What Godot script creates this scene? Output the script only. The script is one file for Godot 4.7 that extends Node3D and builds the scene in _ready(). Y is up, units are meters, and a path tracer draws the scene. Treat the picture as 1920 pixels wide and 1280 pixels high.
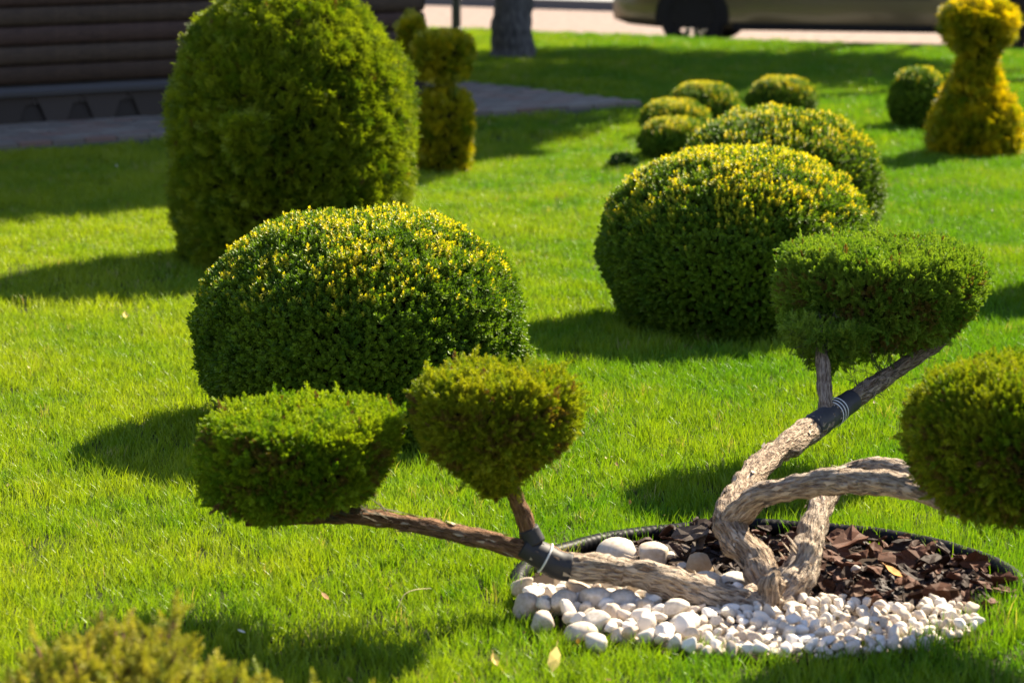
extends Node3D

var rng := RandomNumberGenerator.new()
var used := {}
var noise := FastNoiseLite.new()
var fine := FastNoiseLite.new()

# ------------------------------------------------------------------ helpers
func v(x: float, y: float, d: float) -> Vector3:      # x to the right, y up, d metres away from the viewer's foot
	return Vector3(x, y, -d)

func numbered(called: String) -> String:
	if not used.has(called):
		used[called] = 0
		return called
	used[called] += 1
	return "%s_%03d" % [called, used[called]]

func tag(o: Node, label: String, category: String, group := "") -> Node:
	o.set_meta("label", label)
	o.set_meta("category", category)
	if group:
		o.set_meta("group", group)
	return o

func thing(called: String, label: String, category: String, at := Vector3.ZERO, turn := 0.0, group := "") -> Node3D:
	var o := Node3D.new()
	o.name = numbered(called)
	o.position = at
	o.rotation.y = turn
	add_child(o, true)
	tag(o, label, category, group)
	return o

func obj(called: String, mesh: Mesh, m: Material, parent: Node = null, at := Transform3D()) -> MeshInstance3D:
	var o := MeshInstance3D.new()
	o.name = numbered(called) if parent == null else called
	o.mesh = mesh
	o.material_override = m
	o.transform = at
	if parent == null:
		add_child(o, true)
	else:
		parent.add_child(o, true)
	return o

func struct(called: String, mesh: Mesh, m: Material, at := Transform3D()) -> MeshInstance3D:
	var o := obj(called, mesh, m, null, at)
	o.set_meta("kind", "structure")
	return o

func mat(c: Color, rough := 0.8, spec := 0.5) -> StandardMaterial3D:   # c is the linear base colour
	var m := StandardMaterial3D.new()
	m.albedo_color = c.linear_to_srgb()
	m.roughness = rough
	m.metallic_specular = spec
	return m

func leaf_mat(rough: float, spec: float, back: Color) -> StandardMaterial3D:
	var m := mat(Color(1, 1, 1), rough, spec)
	m.vertex_color_use_as_albedo = true
	m.backlight_enabled = true
	m.backlight = back.linear_to_srgb()
	return m

func pic(w: int, h: int, f: Callable) -> ImageTexture:
	var im := Image.create(w, h, false, Image.FORMAT_RGB8)
	for y in h:
		for x in w:
			im.set_pixel(x, y, f.call(x, y))
	return ImageTexture.create_from_image(im)

func speckle(c1: Color, c2: Color, freq: float, size: int, sd: int) -> NoiseTexture2D:   # colours sRGB
	var n := FastNoiseLite.new()
	n.seed = sd
	n.noise_type = FastNoiseLite.TYPE_SIMPLEX_SMOOTH
	n.frequency = freq
	n.fractal_octaves = 5
	var g := Gradient.new()
	g.set_color(0, c1)
	g.set_color(1, c2)
	var t := NoiseTexture2D.new()
	t.width = size
	t.height = size
	t.seamless = true
	t.noise = n
	t.color_ramp = g
	return t

func smooth_mesh(vs: PackedVector3Array, ix: PackedInt32Array, uv := PackedVector2Array()) -> ArrayMesh:
	var ns := PackedVector3Array()
	ns.resize(vs.size())
	for i in range(0, ix.size(), 3):
		var n := (vs[ix[i + 2]] - vs[ix[i]]).cross(vs[ix[i + 1]] - vs[ix[i]])
		for k in 3:
			ns[ix[i + k]] += n
	for i in ns.size():
		ns[i] = ns[i].normalized()
	var a := []
	a.resize(Mesh.ARRAY_MAX)
	a[Mesh.ARRAY_VERTEX] = vs
	a[Mesh.ARRAY_NORMAL] = ns
	if uv.size():
		a[Mesh.ARRAY_TEX_UV] = uv
	a[Mesh.ARRAY_INDEX] = ix
	var m := ArrayMesh.new()
	m.add_surface_from_arrays(Mesh.PRIMITIVE_TRIANGLES, a)
	return m

func flat_mesh(t: PackedVector3Array) -> ArrayMesh:
	var a := []
	a.resize(Mesh.ARRAY_MAX)
	a[Mesh.ARRAY_VERTEX] = t
	var m := ArrayMesh.new()
	m.add_surface_from_arrays(Mesh.PRIMITIVE_TRIANGLES, a)
	return m

func box_tris(t: PackedVector3Array, c: Vector3, s: Vector3, b := Basis(), bev := 0.0) -> void:
	# a box, its top edges cut by bev
	var h := s / 2.0
	var p: Array[Vector3] = []
	for q in [[-1, -1, 0], [1, -1, 0], [1, 1, 0], [-1, 1, 0]]:
		p.append(c + b * Vector3(q[0] * h.x, -h.y, q[1] * h.z))
	for q in [[-1, -1], [1, -1], [1, 1], [-1, 1]]:
		p.append(c + b * Vector3(q[0] * h.x, h.y - bev, q[1] * h.z))
	for q in [[-1, -1], [1, -1], [1, 1], [-1, 1]]:
		p.append(c + b * Vector3(q[0] * (h.x - bev), h.y, q[1] * (h.z - bev)))
	for k in 4:
		var n := (k + 1) % 4
		t.append_array([p[k], p[k + 4], p[n], p[n], p[k + 4], p[n + 4]])
		if bev > 0.0:
			t.append_array([p[k + 4], p[k + 8], p[n + 4], p[n + 4], p[k + 8], p[n + 8]])
	t.append_array([p[8], p[11], p[9], p[9], p[11], p[10], p[0], p[1], p[3], p[1], p[2], p[3]])

func catmull(pts: Array, sub: int) -> Array:          # Vector3 or Vector2 or Vector4
	var out := []
	for i in pts.size() - 1:
		var a = pts[max(i - 1, 0)]
		var b = pts[i]
		var c = pts[i + 1]
		var e = pts[min(i + 2, pts.size() - 1)]
		for k in sub:
			var t := float(k) / sub
			out.append(0.5 * (2.0 * b + (c - a) * t + (2.0 * a - 5.0 * b + 4.0 * c - e) * t * t + (3.0 * b - a - 3.0 * c + e) * t * t * t))
	out.append(pts[pts.size() - 1])
	return out

func tube(pts4: Array, sub: int, sides: int, rough: float, sd: float, cap := true) -> ArrayMesh:
	# pts4: Vector4(x, y, z, radius); an uneven round limb with ridges along it
	var c := catmull(pts4, sub)
	var vs := PackedVector3Array()
	var uv := PackedVector2Array()
	var ix := PackedInt32Array()
	var side := Vector3(0.31, 0.17, 0.93)
	var along := 0.0
	for i in c.size():
		var p := Vector3(c[i].x, c[i].y, c[i].z)
		var q: Vector4 = c[min(i + 1, c.size() - 1)] - c[max(i - 1, 0)]
		var t := Vector3(q.x, q.y, q.z).normalized()
		side = (side - t * side.dot(t)).normalized()
		var up := t.cross(side)
		if i:
			along += p.distance_to(Vector3(c[i - 1].x, c[i - 1].y, c[i - 1].z))
		for k in sides + 1:
			var a := TAU * k / sides
			var w := a + along * 5.0
			var ridge := noise.get_noise_3d(cos(w) * 90.0 + sd * 31.0, sin(w) * 90.0, along * 220.0)
			var lump := noise.get_noise_3d(cos(a) * 30.0 + sd * 77.0, sin(a) * 30.0 + 50.0, along * 700.0)
			var groove := pow(absf(sin(w * 3.5 + 2.0 * lump)), 0.6) - 0.7
			var knot := noise.get_noise_3d(cos(a) * 60.0 + sd * 17.0, sin(a) * 60.0 + 150.0, along * 2200.0)
			var r: float = c[i].w * (1.0 + rough * (ridge * 0.8 + lump * 0.9 + knot * 1.25 + groove * 0.13))
			vs.append(p + (side * cos(a) + up * sin(a)) * r)
			uv.append(Vector2(float(k) / sides, along * 3.0))
	for i in c.size() - 1:
		for k in sides:
			var a := i * (sides + 1) + k
			var b := a + sides + 1
			ix.append_array([a, b, a + 1, a + 1, b, b + 1])
	if cap:
		for e in [0, c.size() - 1]:
			vs.append(Vector3(c[e].x, c[e].y, c[e].z))
			uv.append(Vector2(0.5, 0.0))
			for k in sides:
				var a: int = e * (sides + 1) + k
				if e == 0:
					ix.append_array([vs.size() - 1, a, a + 1])
				else:
					ix.append_array([vs.size() - 1, a + 1, a])
	# close the seam smoothly
	var m := smooth_mesh(vs, ix, uv)
	return m

func put(buf: PackedFloat32Array, b: Basis, o: Vector3, c: Color) -> void:
	buf.append_array([b.x.x, b.y.x, b.z.x, o.x, b.x.y, b.y.y, b.z.y, o.y, b.x.z, b.y.z, b.z.z, o.z, c.r, c.g, c.b, 1.0])

func many(called: String, mesh: Mesh, m: Material, buf: PackedFloat32Array, parent: Node = null) -> MultiMeshInstance3D:
	var mm := MultiMesh.new()
	mm.transform_format = MultiMesh.TRANSFORM_3D
	mm.use_colors = true
	mm.mesh = mesh
	mm.instance_count = buf.size() / 16
	mm.buffer = buf
	var o := MultiMeshInstance3D.new()
	o.name = numbered(called) if parent == null else called
	o.multimesh = mm
	o.material_override = m
	o.set_meta("kind", "stuff")
	if parent == null:
		add_child(o, true)
	else:
		parent.add_child(o, true)
	return o

func aim(d: Vector3, roll: float, s: Vector3) -> Basis:   # local +y along d
	var y := d.normalized()
	var x := y.cross(Vector3(0.37, 0.21, 0.9)).normalized()
	if x.length() < 0.5:
		x = Vector3.RIGHT
	var z := x.cross(y)
	return Basis(x, y, z) * Basis(Vector3.UP, roll) * Basis.from_scale(s)

func rv() -> Vector3:
	return Vector3(rng.randfn(), rng.randfn(), rng.randfn()).normalized()

# ------------------------------------------------------------------ leaves
func leaf_tris(t: PackedVector3Array, base: Vector3, dir: Vector3, nrm: Vector3, l: float, w: float, fold: float) -> void:
	var s := dir.cross(nrm).normalized()
	nrm = s.cross(dir).normalized()
	var mid := base + dir * l * 0.5 - nrm * fold * w
	var p := [base, base + dir * l * 0.3 + s * w * 0.42, base + dir * l * 0.68 + s * w * 0.45, base + dir * l, base + dir * l * 0.68 - s * w * 0.45, base + dir * l * 0.3 - s * w * 0.42]
	for k in 6:
		t.append_array([mid, p[k], p[(k + 1) % 6]])

func kite(t: PackedVector3Array, base: Vector3, tip: Vector3, nrm: Vector3, w: float) -> void:
	var s := (tip - base).cross(nrm).normalized() * w * 0.5
	var m := base.lerp(tip, 0.45)
	t.append_array([base, m + s, tip, base, tip, m - s])

func spike(t: PackedVector3Array, base: Vector3, tip: Vector3, w: float) -> void:
	var d := (tip - base).normalized()
	var s := d.cross(Vector3(0.3, 0.5, 0.8)).normalized() * w
	var u := d.cross(s)
	var m := base.lerp(tip, 0.5)
	var p := [m + s, m - s * 0.5 + u * 0.87, m - s * 0.5 - u * 0.87]
	for k in 3:
		t.append_array([p[k], tip, p[(k + 1) % 3], base, p[k], p[(k + 1) % 3]])

func box_sprig() -> ArrayMesh:                        # a boxwood shoot, 3 cm, small oval leaves
	var t := PackedVector3Array()
	spike(t, Vector3(0, -0.012, 0), Vector3(0, 0.026, 0), 0.0008)
	for i in 5:
		var y := 0.002 + 0.0055 * i
		var a := i * 1.571 + rng.randf() * 0.5
		var open := lerpf(1.15, 0.5, i / 4.0)
		for k in 2:
			var o := Vector3(cos(a + k * PI), 0, sin(a + k * PI))
			var dir := (o * sin(open) + Vector3.UP * cos(open) + rv() * 0.15).normalized()
			leaf_tris(t, Vector3(0, y, 0), dir, (Vector3.UP * sin(open) - o * cos(open)), rng.randf_range(0.011, 0.015), rng.randf_range(0.0062, 0.008), 0.14)
	return flat_mesh(t)

func scale_spray(len: float) -> ArrayMesh:            # a flat fan of arborvitae
	var t := PackedVector3Array()
	var bend := func(p: Vector3) -> Vector3: return p + Vector3(0, 0, (p.y * p.y) * 3.0 + p.x * p.x * 4.0)
	kite(t, Vector3.ZERO, bend.call(Vector3(0, len, 0)), Vector3.BACK, 0.0035)
	for i in 6:
		var y := len * (0.1 + 0.13 * i)
		for s in [-1.0, 1.0]:
			var l := len * lerpf(0.6, 0.28, i / 5.0) * rng.randf_range(0.75, 1.2)
			var a := rng.randf_range(0.45, 0.8)
			var b := Vector3(0, y, 0)
			var d := Vector3(s * sin(a), cos(a), rng.randf_range(-0.25, 0.25))
			kite(t, bend.call(b), bend.call(b + d * l), Vector3(rng.randfn() * 0.3, 0, 1), 0.0038)
			for k in 3:
				var b2 := b + d * l * (0.25 + 0.22 * k)
				var a2 := a * (0.1 if k % 2 else 1.9)
				kite(t, bend.call(b2), bend.call(b2 + Vector3(s * sin(a2), cos(a2), rng.randf_range(-0.3, 0.3)) * l * 0.42), Vector3(rng.randfn() * 0.3, 0, 1), 0.0034)
	return flat_mesh(t)

func juniper_sprig(len: float, n: int, w: float) -> ArrayMesh:   # a feathery shoot of scale needles
	var t := PackedVector3Array()
	spike(t, Vector3(0, -len * 0.3, 0), Vector3(0, len * 0.9, 0), w * 0.6)
	for i in n:
		var f := float(i) / n
		var a := i * 2.4 + rng.randf()
		var open := lerpf(0.8, 0.3, f) + rng.randf_range(-0.12, 0.12)
		var d := Vector3(cos(a) * sin(open), cos(open), sin(a) * sin(open))
		var b := Vector3(0, len * (f * 0.85 - 0.1), 0)
		var l := len * rng.randf_range(0.24, 0.42) * (1.15 - 0.5 * f)
		kite(t, b, b + d * l, rv(), w * 2.2)
		for k in 2:
			var q := b + d * l * (0.3 + 0.3 * k)
			kite(t, q, q + (d + rv() * 0.7).normalized() * l * 0.5, rv(), w * 1.9)
	return flat_mesh(t)

# ------------------------------------------------------------------ clipped shapes
class Lathe:
	var p: Array
	var cum := PackedFloat32Array()
	var area := 0.0
	var top := 0.0
	var sx := 1.0
	var sz := 1.0
	var lean := Vector3.ZERO
	var amp := 0.03
	var off := Vector3.ZERO
	var sd := 0.0

func lathe(prof: Array, amp: float, sd: float, off := Vector3.ZERO, lean := Vector3.ZERO, sx := 1.0, sz := 1.0) -> Lathe:
	var l := Lathe.new()
	l.p = catmull(prof, 8)
	for q in l.p:
		q.x = maxf(q.x, 0.0)
		l.top = maxf(l.top, q.y)
	l.amp = amp
	l.sd = sd
	l.off = off
	l.lean = lean
	l.sx = sx
	l.sz = sz
	for i in l.p.size() - 1:
		l.area += PI * (l.p[i].x + l.p[i + 1].x) * l.p[i].distance_to(l.p[i + 1])
		l.cum.append(l.area)
	return l

func on_lathe(l: Lathe, r: float, y: float, a: float) -> Vector3:
	var q := Vector3(r * cos(a) * l.sx, y, r * sin(a) * l.sz)
	var k := 1.0 + l.amp * (noise.get_noise_3d(q.x * 500.0 + l.sd * 91.0, q.y * 500.0, q.z * 500.0) + 0.5 * noise.get_noise_3d(q.x * 1500.0, q.y * 1500.0 + l.sd * 50.0, q.z * 1500.0))
	return Vector3(q.x * k, q.y * (0.5 + 0.5 * k), q.z * k) + l.lean * (y - l.top) + l.off

func core(parent: Node, l: Lathe, inset: float, m: Material, called := "inner_branches") -> void:
	var vs := PackedVector3Array()
	var ix := PackedInt32Array()
	var sides := 28
	var low: float = l.p[l.p.size() - 1].y
	var rows := 0
	for i in range(0, l.p.size(), 3):
		rows += 1
		for k in sides + 1:
			var y: float = l.p[i].y
			y = lerpf(low, y, 1.0 - inset / maxf(l.top - low, 0.1)) + (0.0 if low < 0.05 else inset * 0.5)
			var q := on_lathe(l, maxf(l.p[i].x - inset, 0.0), y, TAU * k / sides)
			vs.append(q)
	for i in rows - 1:
		for k in sides:
			var a := i * (sides + 1) + k
			var b := a + sides + 1
			ix.append_array([a, a + 1, b, a + 1, b + 1, b])
	obj(called, smooth_mesh(vs, ix), m, parent)

# opt: n, lo, hi (scale), up, jit, deep, a, b (colours), keep (Callable y, normal -> chance)
func foliage(parent: Node, called: String, l: Lathe, mesh: Mesh, m: Material, opt: Dictionary) -> void:
	var buf := PackedFloat32Array()
	var keep = opt.get("keep")
	for i in int(opt.n):
		var at := rng.randf() * l.area
		var k := l.cum.bsearch(at)
		k = clampi(k, 0, l.p.size() - 2)
		var f := rng.randf()
		var q: Vector2 = l.p[k].lerp(l.p[k + 1], f)
		var e: Vector2 = (l.p[k + 1] - l.p[k]).normalized()
		var a := rng.randf() * TAU
		var n := Vector3(-e.y * cos(a) / l.sx, e.x, -e.y * sin(a) / l.sz).normalized()
		var pos := on_lathe(l, q.x, q.y, a)
		if keep != null and rng.randf() > keep.call(pos, n):
			continue
		var d := (n + Vector3.UP * float(opt.get("up", 0.3)) + rv() * float(opt.get("jit", 0.4))).normalized()
		pos -= n * absf(rng.randfn()) * float(opt.get("deep", 0.012)) + d * float(opt.get("sink", 0.01))
		pos.y = maxf(pos.y, 0.004)
		var s := rng.randf_range(opt.get("lo", 0.8), opt.get("hi", 1.2))
		var w := clampf(0.5 + 0.9 * noise.get_noise_3d(pos.x * 900.0 + l.sd * 13.0, pos.y * 900.0, pos.z * 900.0) + rng.randfn() * 0.22, 0.0, 1.0)
		var c: Color = opt.a.lerp(opt.b, w)
		if rng.randf() < float(opt.get("dry", 0.0)):
			c = Color(0.16, 0.085, 0.03)
		if opt.has("dead") and n.y < 0.25 and noise.get_noise_3d(pos.x * 1300.0, pos.y * 1300.0 + 400.0, pos.z * 1300.0) > 0.12 and rng.randf() < 0.75:
			if rng.randf() < 0.35:
				continue
			c = c.lerp(Color(0.2, 0.1, 0.035), 0.75)
		put(buf, aim(d, rng.randf() * TAU, Vector3(s, s, s)), pos, c)
	many(called, mesh, m, buf, parent)

# ------------------------------------------------------------------ the place
const RING := Vector2(0.545, 5.125)
const RING_X := 0.535
const RING_D := 0.47

func in_ring(x: float, d: float, grow := 0.0) -> bool:
	var q := Vector2((x - RING.x) / (RING_X + grow), (d - RING.y) / (RING_D + grow))
	return q.length_squared() < 1.0

func verge(x: float) -> float:                        # where the lawn ends at the road
	return 25.0 - 0.635 * (x + 0.857)

const HOUSE := Vector2(-0.6, 16.53)                   # the corner nearest the viewer's right
const WALL := Vector2(-0.807, -0.59)                  # along the front wall, to the left and nearer
const BACK := Vector2(-0.59, 0.807)                   # along the side wall, away

func house_uv(x: float, d: float) -> Vector2:
	var q := Vector2(x, d) - HOUSE
	return Vector2(q.dot(WALL), q.dot(BACK))

func in_apron(x: float, d: float) -> bool:
	var q := house_uv(x, d)
	return q.x > -1.04 and q.y > -1.04 and q.x < 9.0 and q.y < 7.0

var solids: Array = []                                # where no grass grows: x, d, radius

func _ready() -> void:
	rng.seed = 20241
	noise.seed = 5
	noise.frequency = 0.01
	fine.seed = 9
	fine.frequency = 0.05
	# camera
	var cam := Camera3D.new()
	cam.name = "camera"
	add_child(cam)
	cam.position = Vector3(0, 1.5, 0)
	cam.rotation.x = -atan(875.0 / 4700.0)
	var lens := CameraAttributesPhysical.new()
	lens.frustum_focal_length = 88.125
	lens.frustum_near = 0.05
	lens.frustum_far = 400.0
	lens.frustum_focus_distance = 6.25
	lens.exposure_aperture = 4.6
	cam.attributes = lens
	cam.current = true
	# sky, sun, exposure
	var env := Environment.new()
	var sky := Sky.new()
	var sm := ProceduralSkyMaterial.new()
	sm.sky_top_color = Color(0.42, 0.51, 0.68)
	sm.sky_horizon_color = Color(0.76, 0.77, 0.78)
	sm.ground_bottom_color = Color(0.16, 0.2, 0.1)
	sm.ground_horizon_color = Color(0.5, 0.54, 0.5)
	sm.sky_energy_multiplier = 0.76
	sm.sun_angle_max = 6.0
	sky.sky_material = sm
	env.background_mode = Environment.BG_SKY
	env.sky = sky
	env.tonemap_mode = Environment.TONE_MAPPER_LINEAR
	env.tonemap_exposure = 4.0
	env.sdfgi_enabled = true
	env.ssao_enabled = true
	env.ssil_enabled = true
	var we := WorldEnvironment.new()
	we.name = "environment"
	we.environment = env
	add_child(we)
	var sun := DirectionalLight3D.new()
	sun.name = "sun"
	sun.light_energy = 1.6
	sun.light_color = Color(1.0, 0.945, 0.84)
	sun.light_angular_distance = 0.5
	sun.shadow_enabled = true
	add_child(sun)
	var el := deg_to_rad(42.0)
	var az := deg_to_rad(45.0)
	sun.look_at_from_position(Vector3(cos(el) * cos(az), sin(el), -cos(el) * sin(az)) * 30.0, Vector3.ZERO)

	build_ground()
	build_house()
	build_trees()
	build_shrubs()
	build_bonsai()
	build_bed()
	build_car()
	build_small()
	build_grass()

func poly(pts: Array, y: float, thick: float) -> ArrayMesh:   # a flat slab from (x, d) corners
	var flat := PackedVector2Array(pts)
	var tri := Geometry2D.triangulate_polygon(flat)
	var t := PackedVector3Array()
	for i in range(0, tri.size(), 3):
		var a := v(flat[tri[i]].x, y, flat[tri[i]].y)
		var b := v(flat[tri[i + 1]].x, y, flat[tri[i + 1]].y)
		var c := v(flat[tri[i + 2]].x, y, flat[tri[i + 2]].y)
		if (b - a).cross(c - a).y > 0.0:
			t.append_array([a, c, b])
		else:
			t.append_array([a, b, c])
	if thick > 0.0:
		for i in flat.size():
			var p := flat[i]
			var q := flat[(i + 1) % flat.size()]
			var dn := Vector3(0, -thick, 0)
			var a := v(p.x, y, p.y)
			var b := v(q.x, y, q.y)
			t.append_array([a, b, a + dn, b, b + dn, a + dn])
	return flat_mesh(t)

func build_ground() -> void:
	var soil := mat(Color(0.045, 0.055, 0.018), 0.95, 0.2)
	soil.albedo_texture = speckle(Color(0.55, 0.55, 0.5), Color(1, 1, 1), 0.05, 256, 3)
	soil.uv1_triplanar = true
	soil.uv1_world_triplanar = true
	soil.uv1_scale = Vector3(0.9, 0.9, 0.9)
	var far_soil := mat(Color(0.06, 0.1, 0.02), 0.95, 0.2)
	struct("terrain", poly([Vector2(-220, -60), Vector2(220, -60), Vector2(220, 300), Vector2(-220, 300)], -0.215, 0.0), far_soil)
	struct("lawn_ground", poly([Vector2(-40, -20), Vector2(12, -20), Vector2(12, verge(12)), Vector2(-40, verge(-40))], 0.0, 0.2), soil)
	var pave := mat(Color(0.27, 0.205, 0.17), 0.85, 0.3)
	pave.albedo_texture = speckle(Color(0.78, 0.76, 0.76), Color(1, 1, 1), 0.08, 256, 8)
	pave.uv1_triplanar = true
	pave.uv1_world_triplanar = true
	pave.uv1_scale = Vector3(0.35, 0.35, 0.35)
	struct("road", poly([Vector2(12, verge(12) + 0.1), Vector2(40, verge(40)), Vector2(40, verge(40) + 7.8), Vector2(-40, verge(-40) + 7.8), Vector2(-40, verge(-40) + 0.1)], -0.17, 0.04), pave)
	var conc := mat(Color(0.33, 0.32, 0.31), 0.9, 0.3)
	var k := struct("kerb", poly([Vector2(-40, verge(-40)), Vector2(12, verge(12)), Vector2(12, verge(12) + 0.1), Vector2(-40, verge(-40) + 0.1)], -0.03, 0.16), conc)
	k.set_meta("label", "low concrete kerb hidden behind the lawn edge at the road")
	var fk := struct("far_kerb", poly([Vector2(-40, verge(-40) + 7.8), Vector2(40, verge(40) + 7.8), Vector2(40, verge(40) + 7.95), Vector2(-40, verge(-40) + 7.95)], -0.05, 0.15), mat(Color(0.12, 0.12, 0.12), 0.9, 0.3))
	fk.set_meta("label", "dark kerb along the far side of the road")
	struct("pavement", poly([Vector2(-40, verge(-40) + 7.95), Vector2(40, verge(40) + 7.95), Vector2(40, verge(40) + 12), Vector2(-40, verge(-40) + 12)], -0.06, 0.15), conc)

func build_house() -> void:
	var h := thing("log_house", "dark brown timber house of horizontal logs behind the tall round thuja", "house", v(HOUSE.x, 0, HOUSE.y), 0.0)
	# local axes: x along the front wall (the house lies at -x), +z outwards from the front
	var bx := Vector3(-WALL.x, 0, WALL.y)
	var bz := -Vector3(BACK.x, 0, -BACK.y)
	h.basis = Basis(bx, Vector3.UP, bz)
	var w1 := mat(Color(0.075, 0.045, 0.026), 0.75, 0.4)
	var grain := pic(256, 256, func(x: int, y: int):
		var g := 0.75 + 0.35 * noise.get_noise_2d(x * 6.0, y * 55.0) + 0.2 * noise.get_noise_2d(x * 30.0, y * 200.0)
		if noise.get_noise_2d(x * 25.0 + 900.0, y * 60.0) > 0.33:
			g *= 1.7
		return Color(g, g * 0.97, g * 0.93).clamp())
	w1.albedo_texture = grain
	w1.uv1_triplanar = true
	w1.uv1_scale = Vector3(0.5, 2.0, 0.5)
	var w2: StandardMaterial3D = w1.duplicate()
	w2.albedo_color = Color(0.1, 0.067, 0.043).linear_to_srgb()
	var w3: StandardMaterial3D = w1.duplicate()
	w3.albedo_color = Color(0.10, 0.058, 0.043).linear_to_srgb()
	var long := 8.0
	var deep := 6.0
	var walls := PackedVector3Array()
	box_tris(walls, Vector3(-long / 2, 1.3, -deep / 2), Vector3(long - 0.02, 2.6, deep - 0.02))
	obj("wall", flat_mesh(walls), mat(Color(0.03, 0.02, 0.015), 0.9), h)
	# half-round logs, front and side
	for side in 2:
		var l := long if side == 0 else deep
		var vs := PackedVector3Array()
		var ix := PackedInt32Array()
		for e in 2:
			for k in 9:
				var a := PI * k / 8.0
				var q := Vector3(l * e * (1.0 if side else -1.0), -cos(a) * 0.0565, 0.004 + pow(sin(a), 0.7) * 0.034)
				vs.append(q)
		for k in 8:
			ix.append_array([k, k + 1, k + 9, k + 1, k + 10, k + 9])
		var log_mesh := smooth_mesh(vs, ix)
		for i in 20:
			var xf := Transform3D(Basis(), Vector3(0, 0.335 + i * 0.1145, 0))
			if side:
				xf.basis = Basis(Vector3(0, 0, -1), Vector3.UP, Vector3(1, 0, 0))
			obj("log", log_mesh, [w1, w2, w3][(i * 7 + side + i / 3) % 3], h, xf)
	var led := PackedVector3Array()
	box_tris(led, Vector3(-long / 2 + 0.03, 0.247, 0.03), Vector3(long + 0.06, 0.026, 0.11), Basis(Vector3.RIGHT, 0.35))
	obj("drip_board", flat_mesh(led), mat(Color(0.075, 0.07, 0.066), 0.7), h)
	var pl := PackedVector3Array()
	box_tris(pl, Vector3(-long / 2, 0.12, 0.012), Vector3(long + 0.02, 0.24, 0.05))
	var plinth := obj("plinth", flat_mesh(pl), mat(Color(0.047, 0.04, 0.034), 0.95, 0.2), h)
	var sh := PackedVector3Array()
	var out := [Vector2(-0.154, 0.225), Vector2(0.154, 0.225), Vector2(0.154, 0.166), Vector2(0.108, 0.158), Vector2(0.05, 0.02), Vector2(-0.05, 0.02), Vector2(-0.108, 0.158), Vector2(-0.154, 0.166)]
	for k in range(1, 7):
		sh.append_array([Vector3(out[0].x, out[0].y, 0.052), Vector3(out[k].x, out[k].y, 0.052), Vector3(out[k + 1].x, out[k + 1].y, 0.052)])
	for k in 8:
		var a: Vector2 = out[k]
		var b: Vector2 = out[(k + 1) % 8]
		sh.append_array([Vector3(a.x, a.y, 0.052), Vector3(a.x, a.y, 0.035), Vector3(b.x, b.y, 0.052), Vector3(b.x, b.y, 0.052), Vector3(a.x, a.y, 0.035), Vector3(b.x, b.y, 0.035)])
	var shm := flat_mesh(sh)
	var sms := [mat(Color(0.06, 0.05, 0.041), 0.95, 0.2), mat(Color(0.054, 0.045, 0.037), 0.95, 0.2), mat(Color(0.066, 0.055, 0.046), 0.95, 0.2)]
	for i in 25:
		obj("shingle", shm, sms[(i * 5 + i / 2) % 3], plinth, Transform3D(Basis(), Vector3(-0.16 - i * 0.312, 0, 0)))
	var rf := PackedVector3Array()
	box_tris(rf, Vector3(-long / 2, 3.35, 0.1 - deep * 0.25), Vector3(long + 0.9, 0.1, deep * 0.62), Basis(Vector3.RIGHT, 0.5))
	box_tris(rf, Vector3(-long / 2, 3.35, -deep * 0.75 - 0.1), Vector3(long + 0.9, 0.1, deep * 0.62), Basis(Vector3.RIGHT, -0.5))
	obj("roof", flat_mesh(rf), mat(Color(0.06, 0.055, 0.055), 0.9), h)
	# the paved apron round the house
	var q := func(a: float, b: float) -> Vector2: return HOUSE + WALL * a + BACK * b
	var bed := struct("house_path", poly([q.call(-1.04, -1.04), q.call(8.5, -1.04), q.call(8.5, 0.2), q.call(0.2, 0.2), q.call(0.2, 6.0), q.call(-1.04, 6.0)], 0.03, 0.08), mat(Color(0.10, 0.095, 0.09), 0.95))
	var slab := PackedVector3Array()
	box_tris(slab, Vector3(0, 0.012, 0), Vector3(0.192, 0.03, 0.092), Basis(), 0.004)
	var slm := flat_mesh(slab)
	var pm := [mat(Color(0.15, 0.125, 0.098), 0.9), mat(Color(0.17, 0.142, 0.11), 0.9), mat(Color(0.18, 0.115, 0.085), 0.9), mat(Color(0.13, 0.114, 0.09), 0.9), mat(Color(0.2, 0.172, 0.135), 0.9)]
	var turn := Basis(bx, Vector3.UP, bz)
	var rest := [PackedFloat32Array()]
	var made := 0
	for i in range(-5, 42):
		for j in range(-10, 60):
			if i > 0 and j > -1:
				continue
			var a := i * 0.2 + (0.1 if j % 2 else 0.0) + 0.06
			var b := j * 0.1 + 0.02
			if a < -0.94 or b < -0.98:
				continue
			var c: Vector2 = q.call(a, b)
			var xf := Transform3D(turn * Basis(Vector3.UP, rng.randfn() * 0.01), v(c.x, 0.03 + rng.randfn() * 0.0015, c.y))
			var m = pm[rng.randi() % 5] if noise.get_noise_2d(c.x * 90.0, c.y * 90.0) > -0.05 else pm[[0, 2, 1][rng.randi() % 3]]
			if i < 14 and j < 10 and made < 300 and rng.randf() < 0.95:
				obj("paver", slm, m, bed, xf)
				made += 1
			else:
				var cc: Color = m.albedo_color.srgb_to_linear()
				put(rest[0], xf.basis, xf.origin, cc)
	var wm := mat(Color(1, 1, 1), 0.9)
	wm.vertex_color_use_as_albedo = true
	many("pavers", slm, wm, rest[0], bed)

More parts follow.
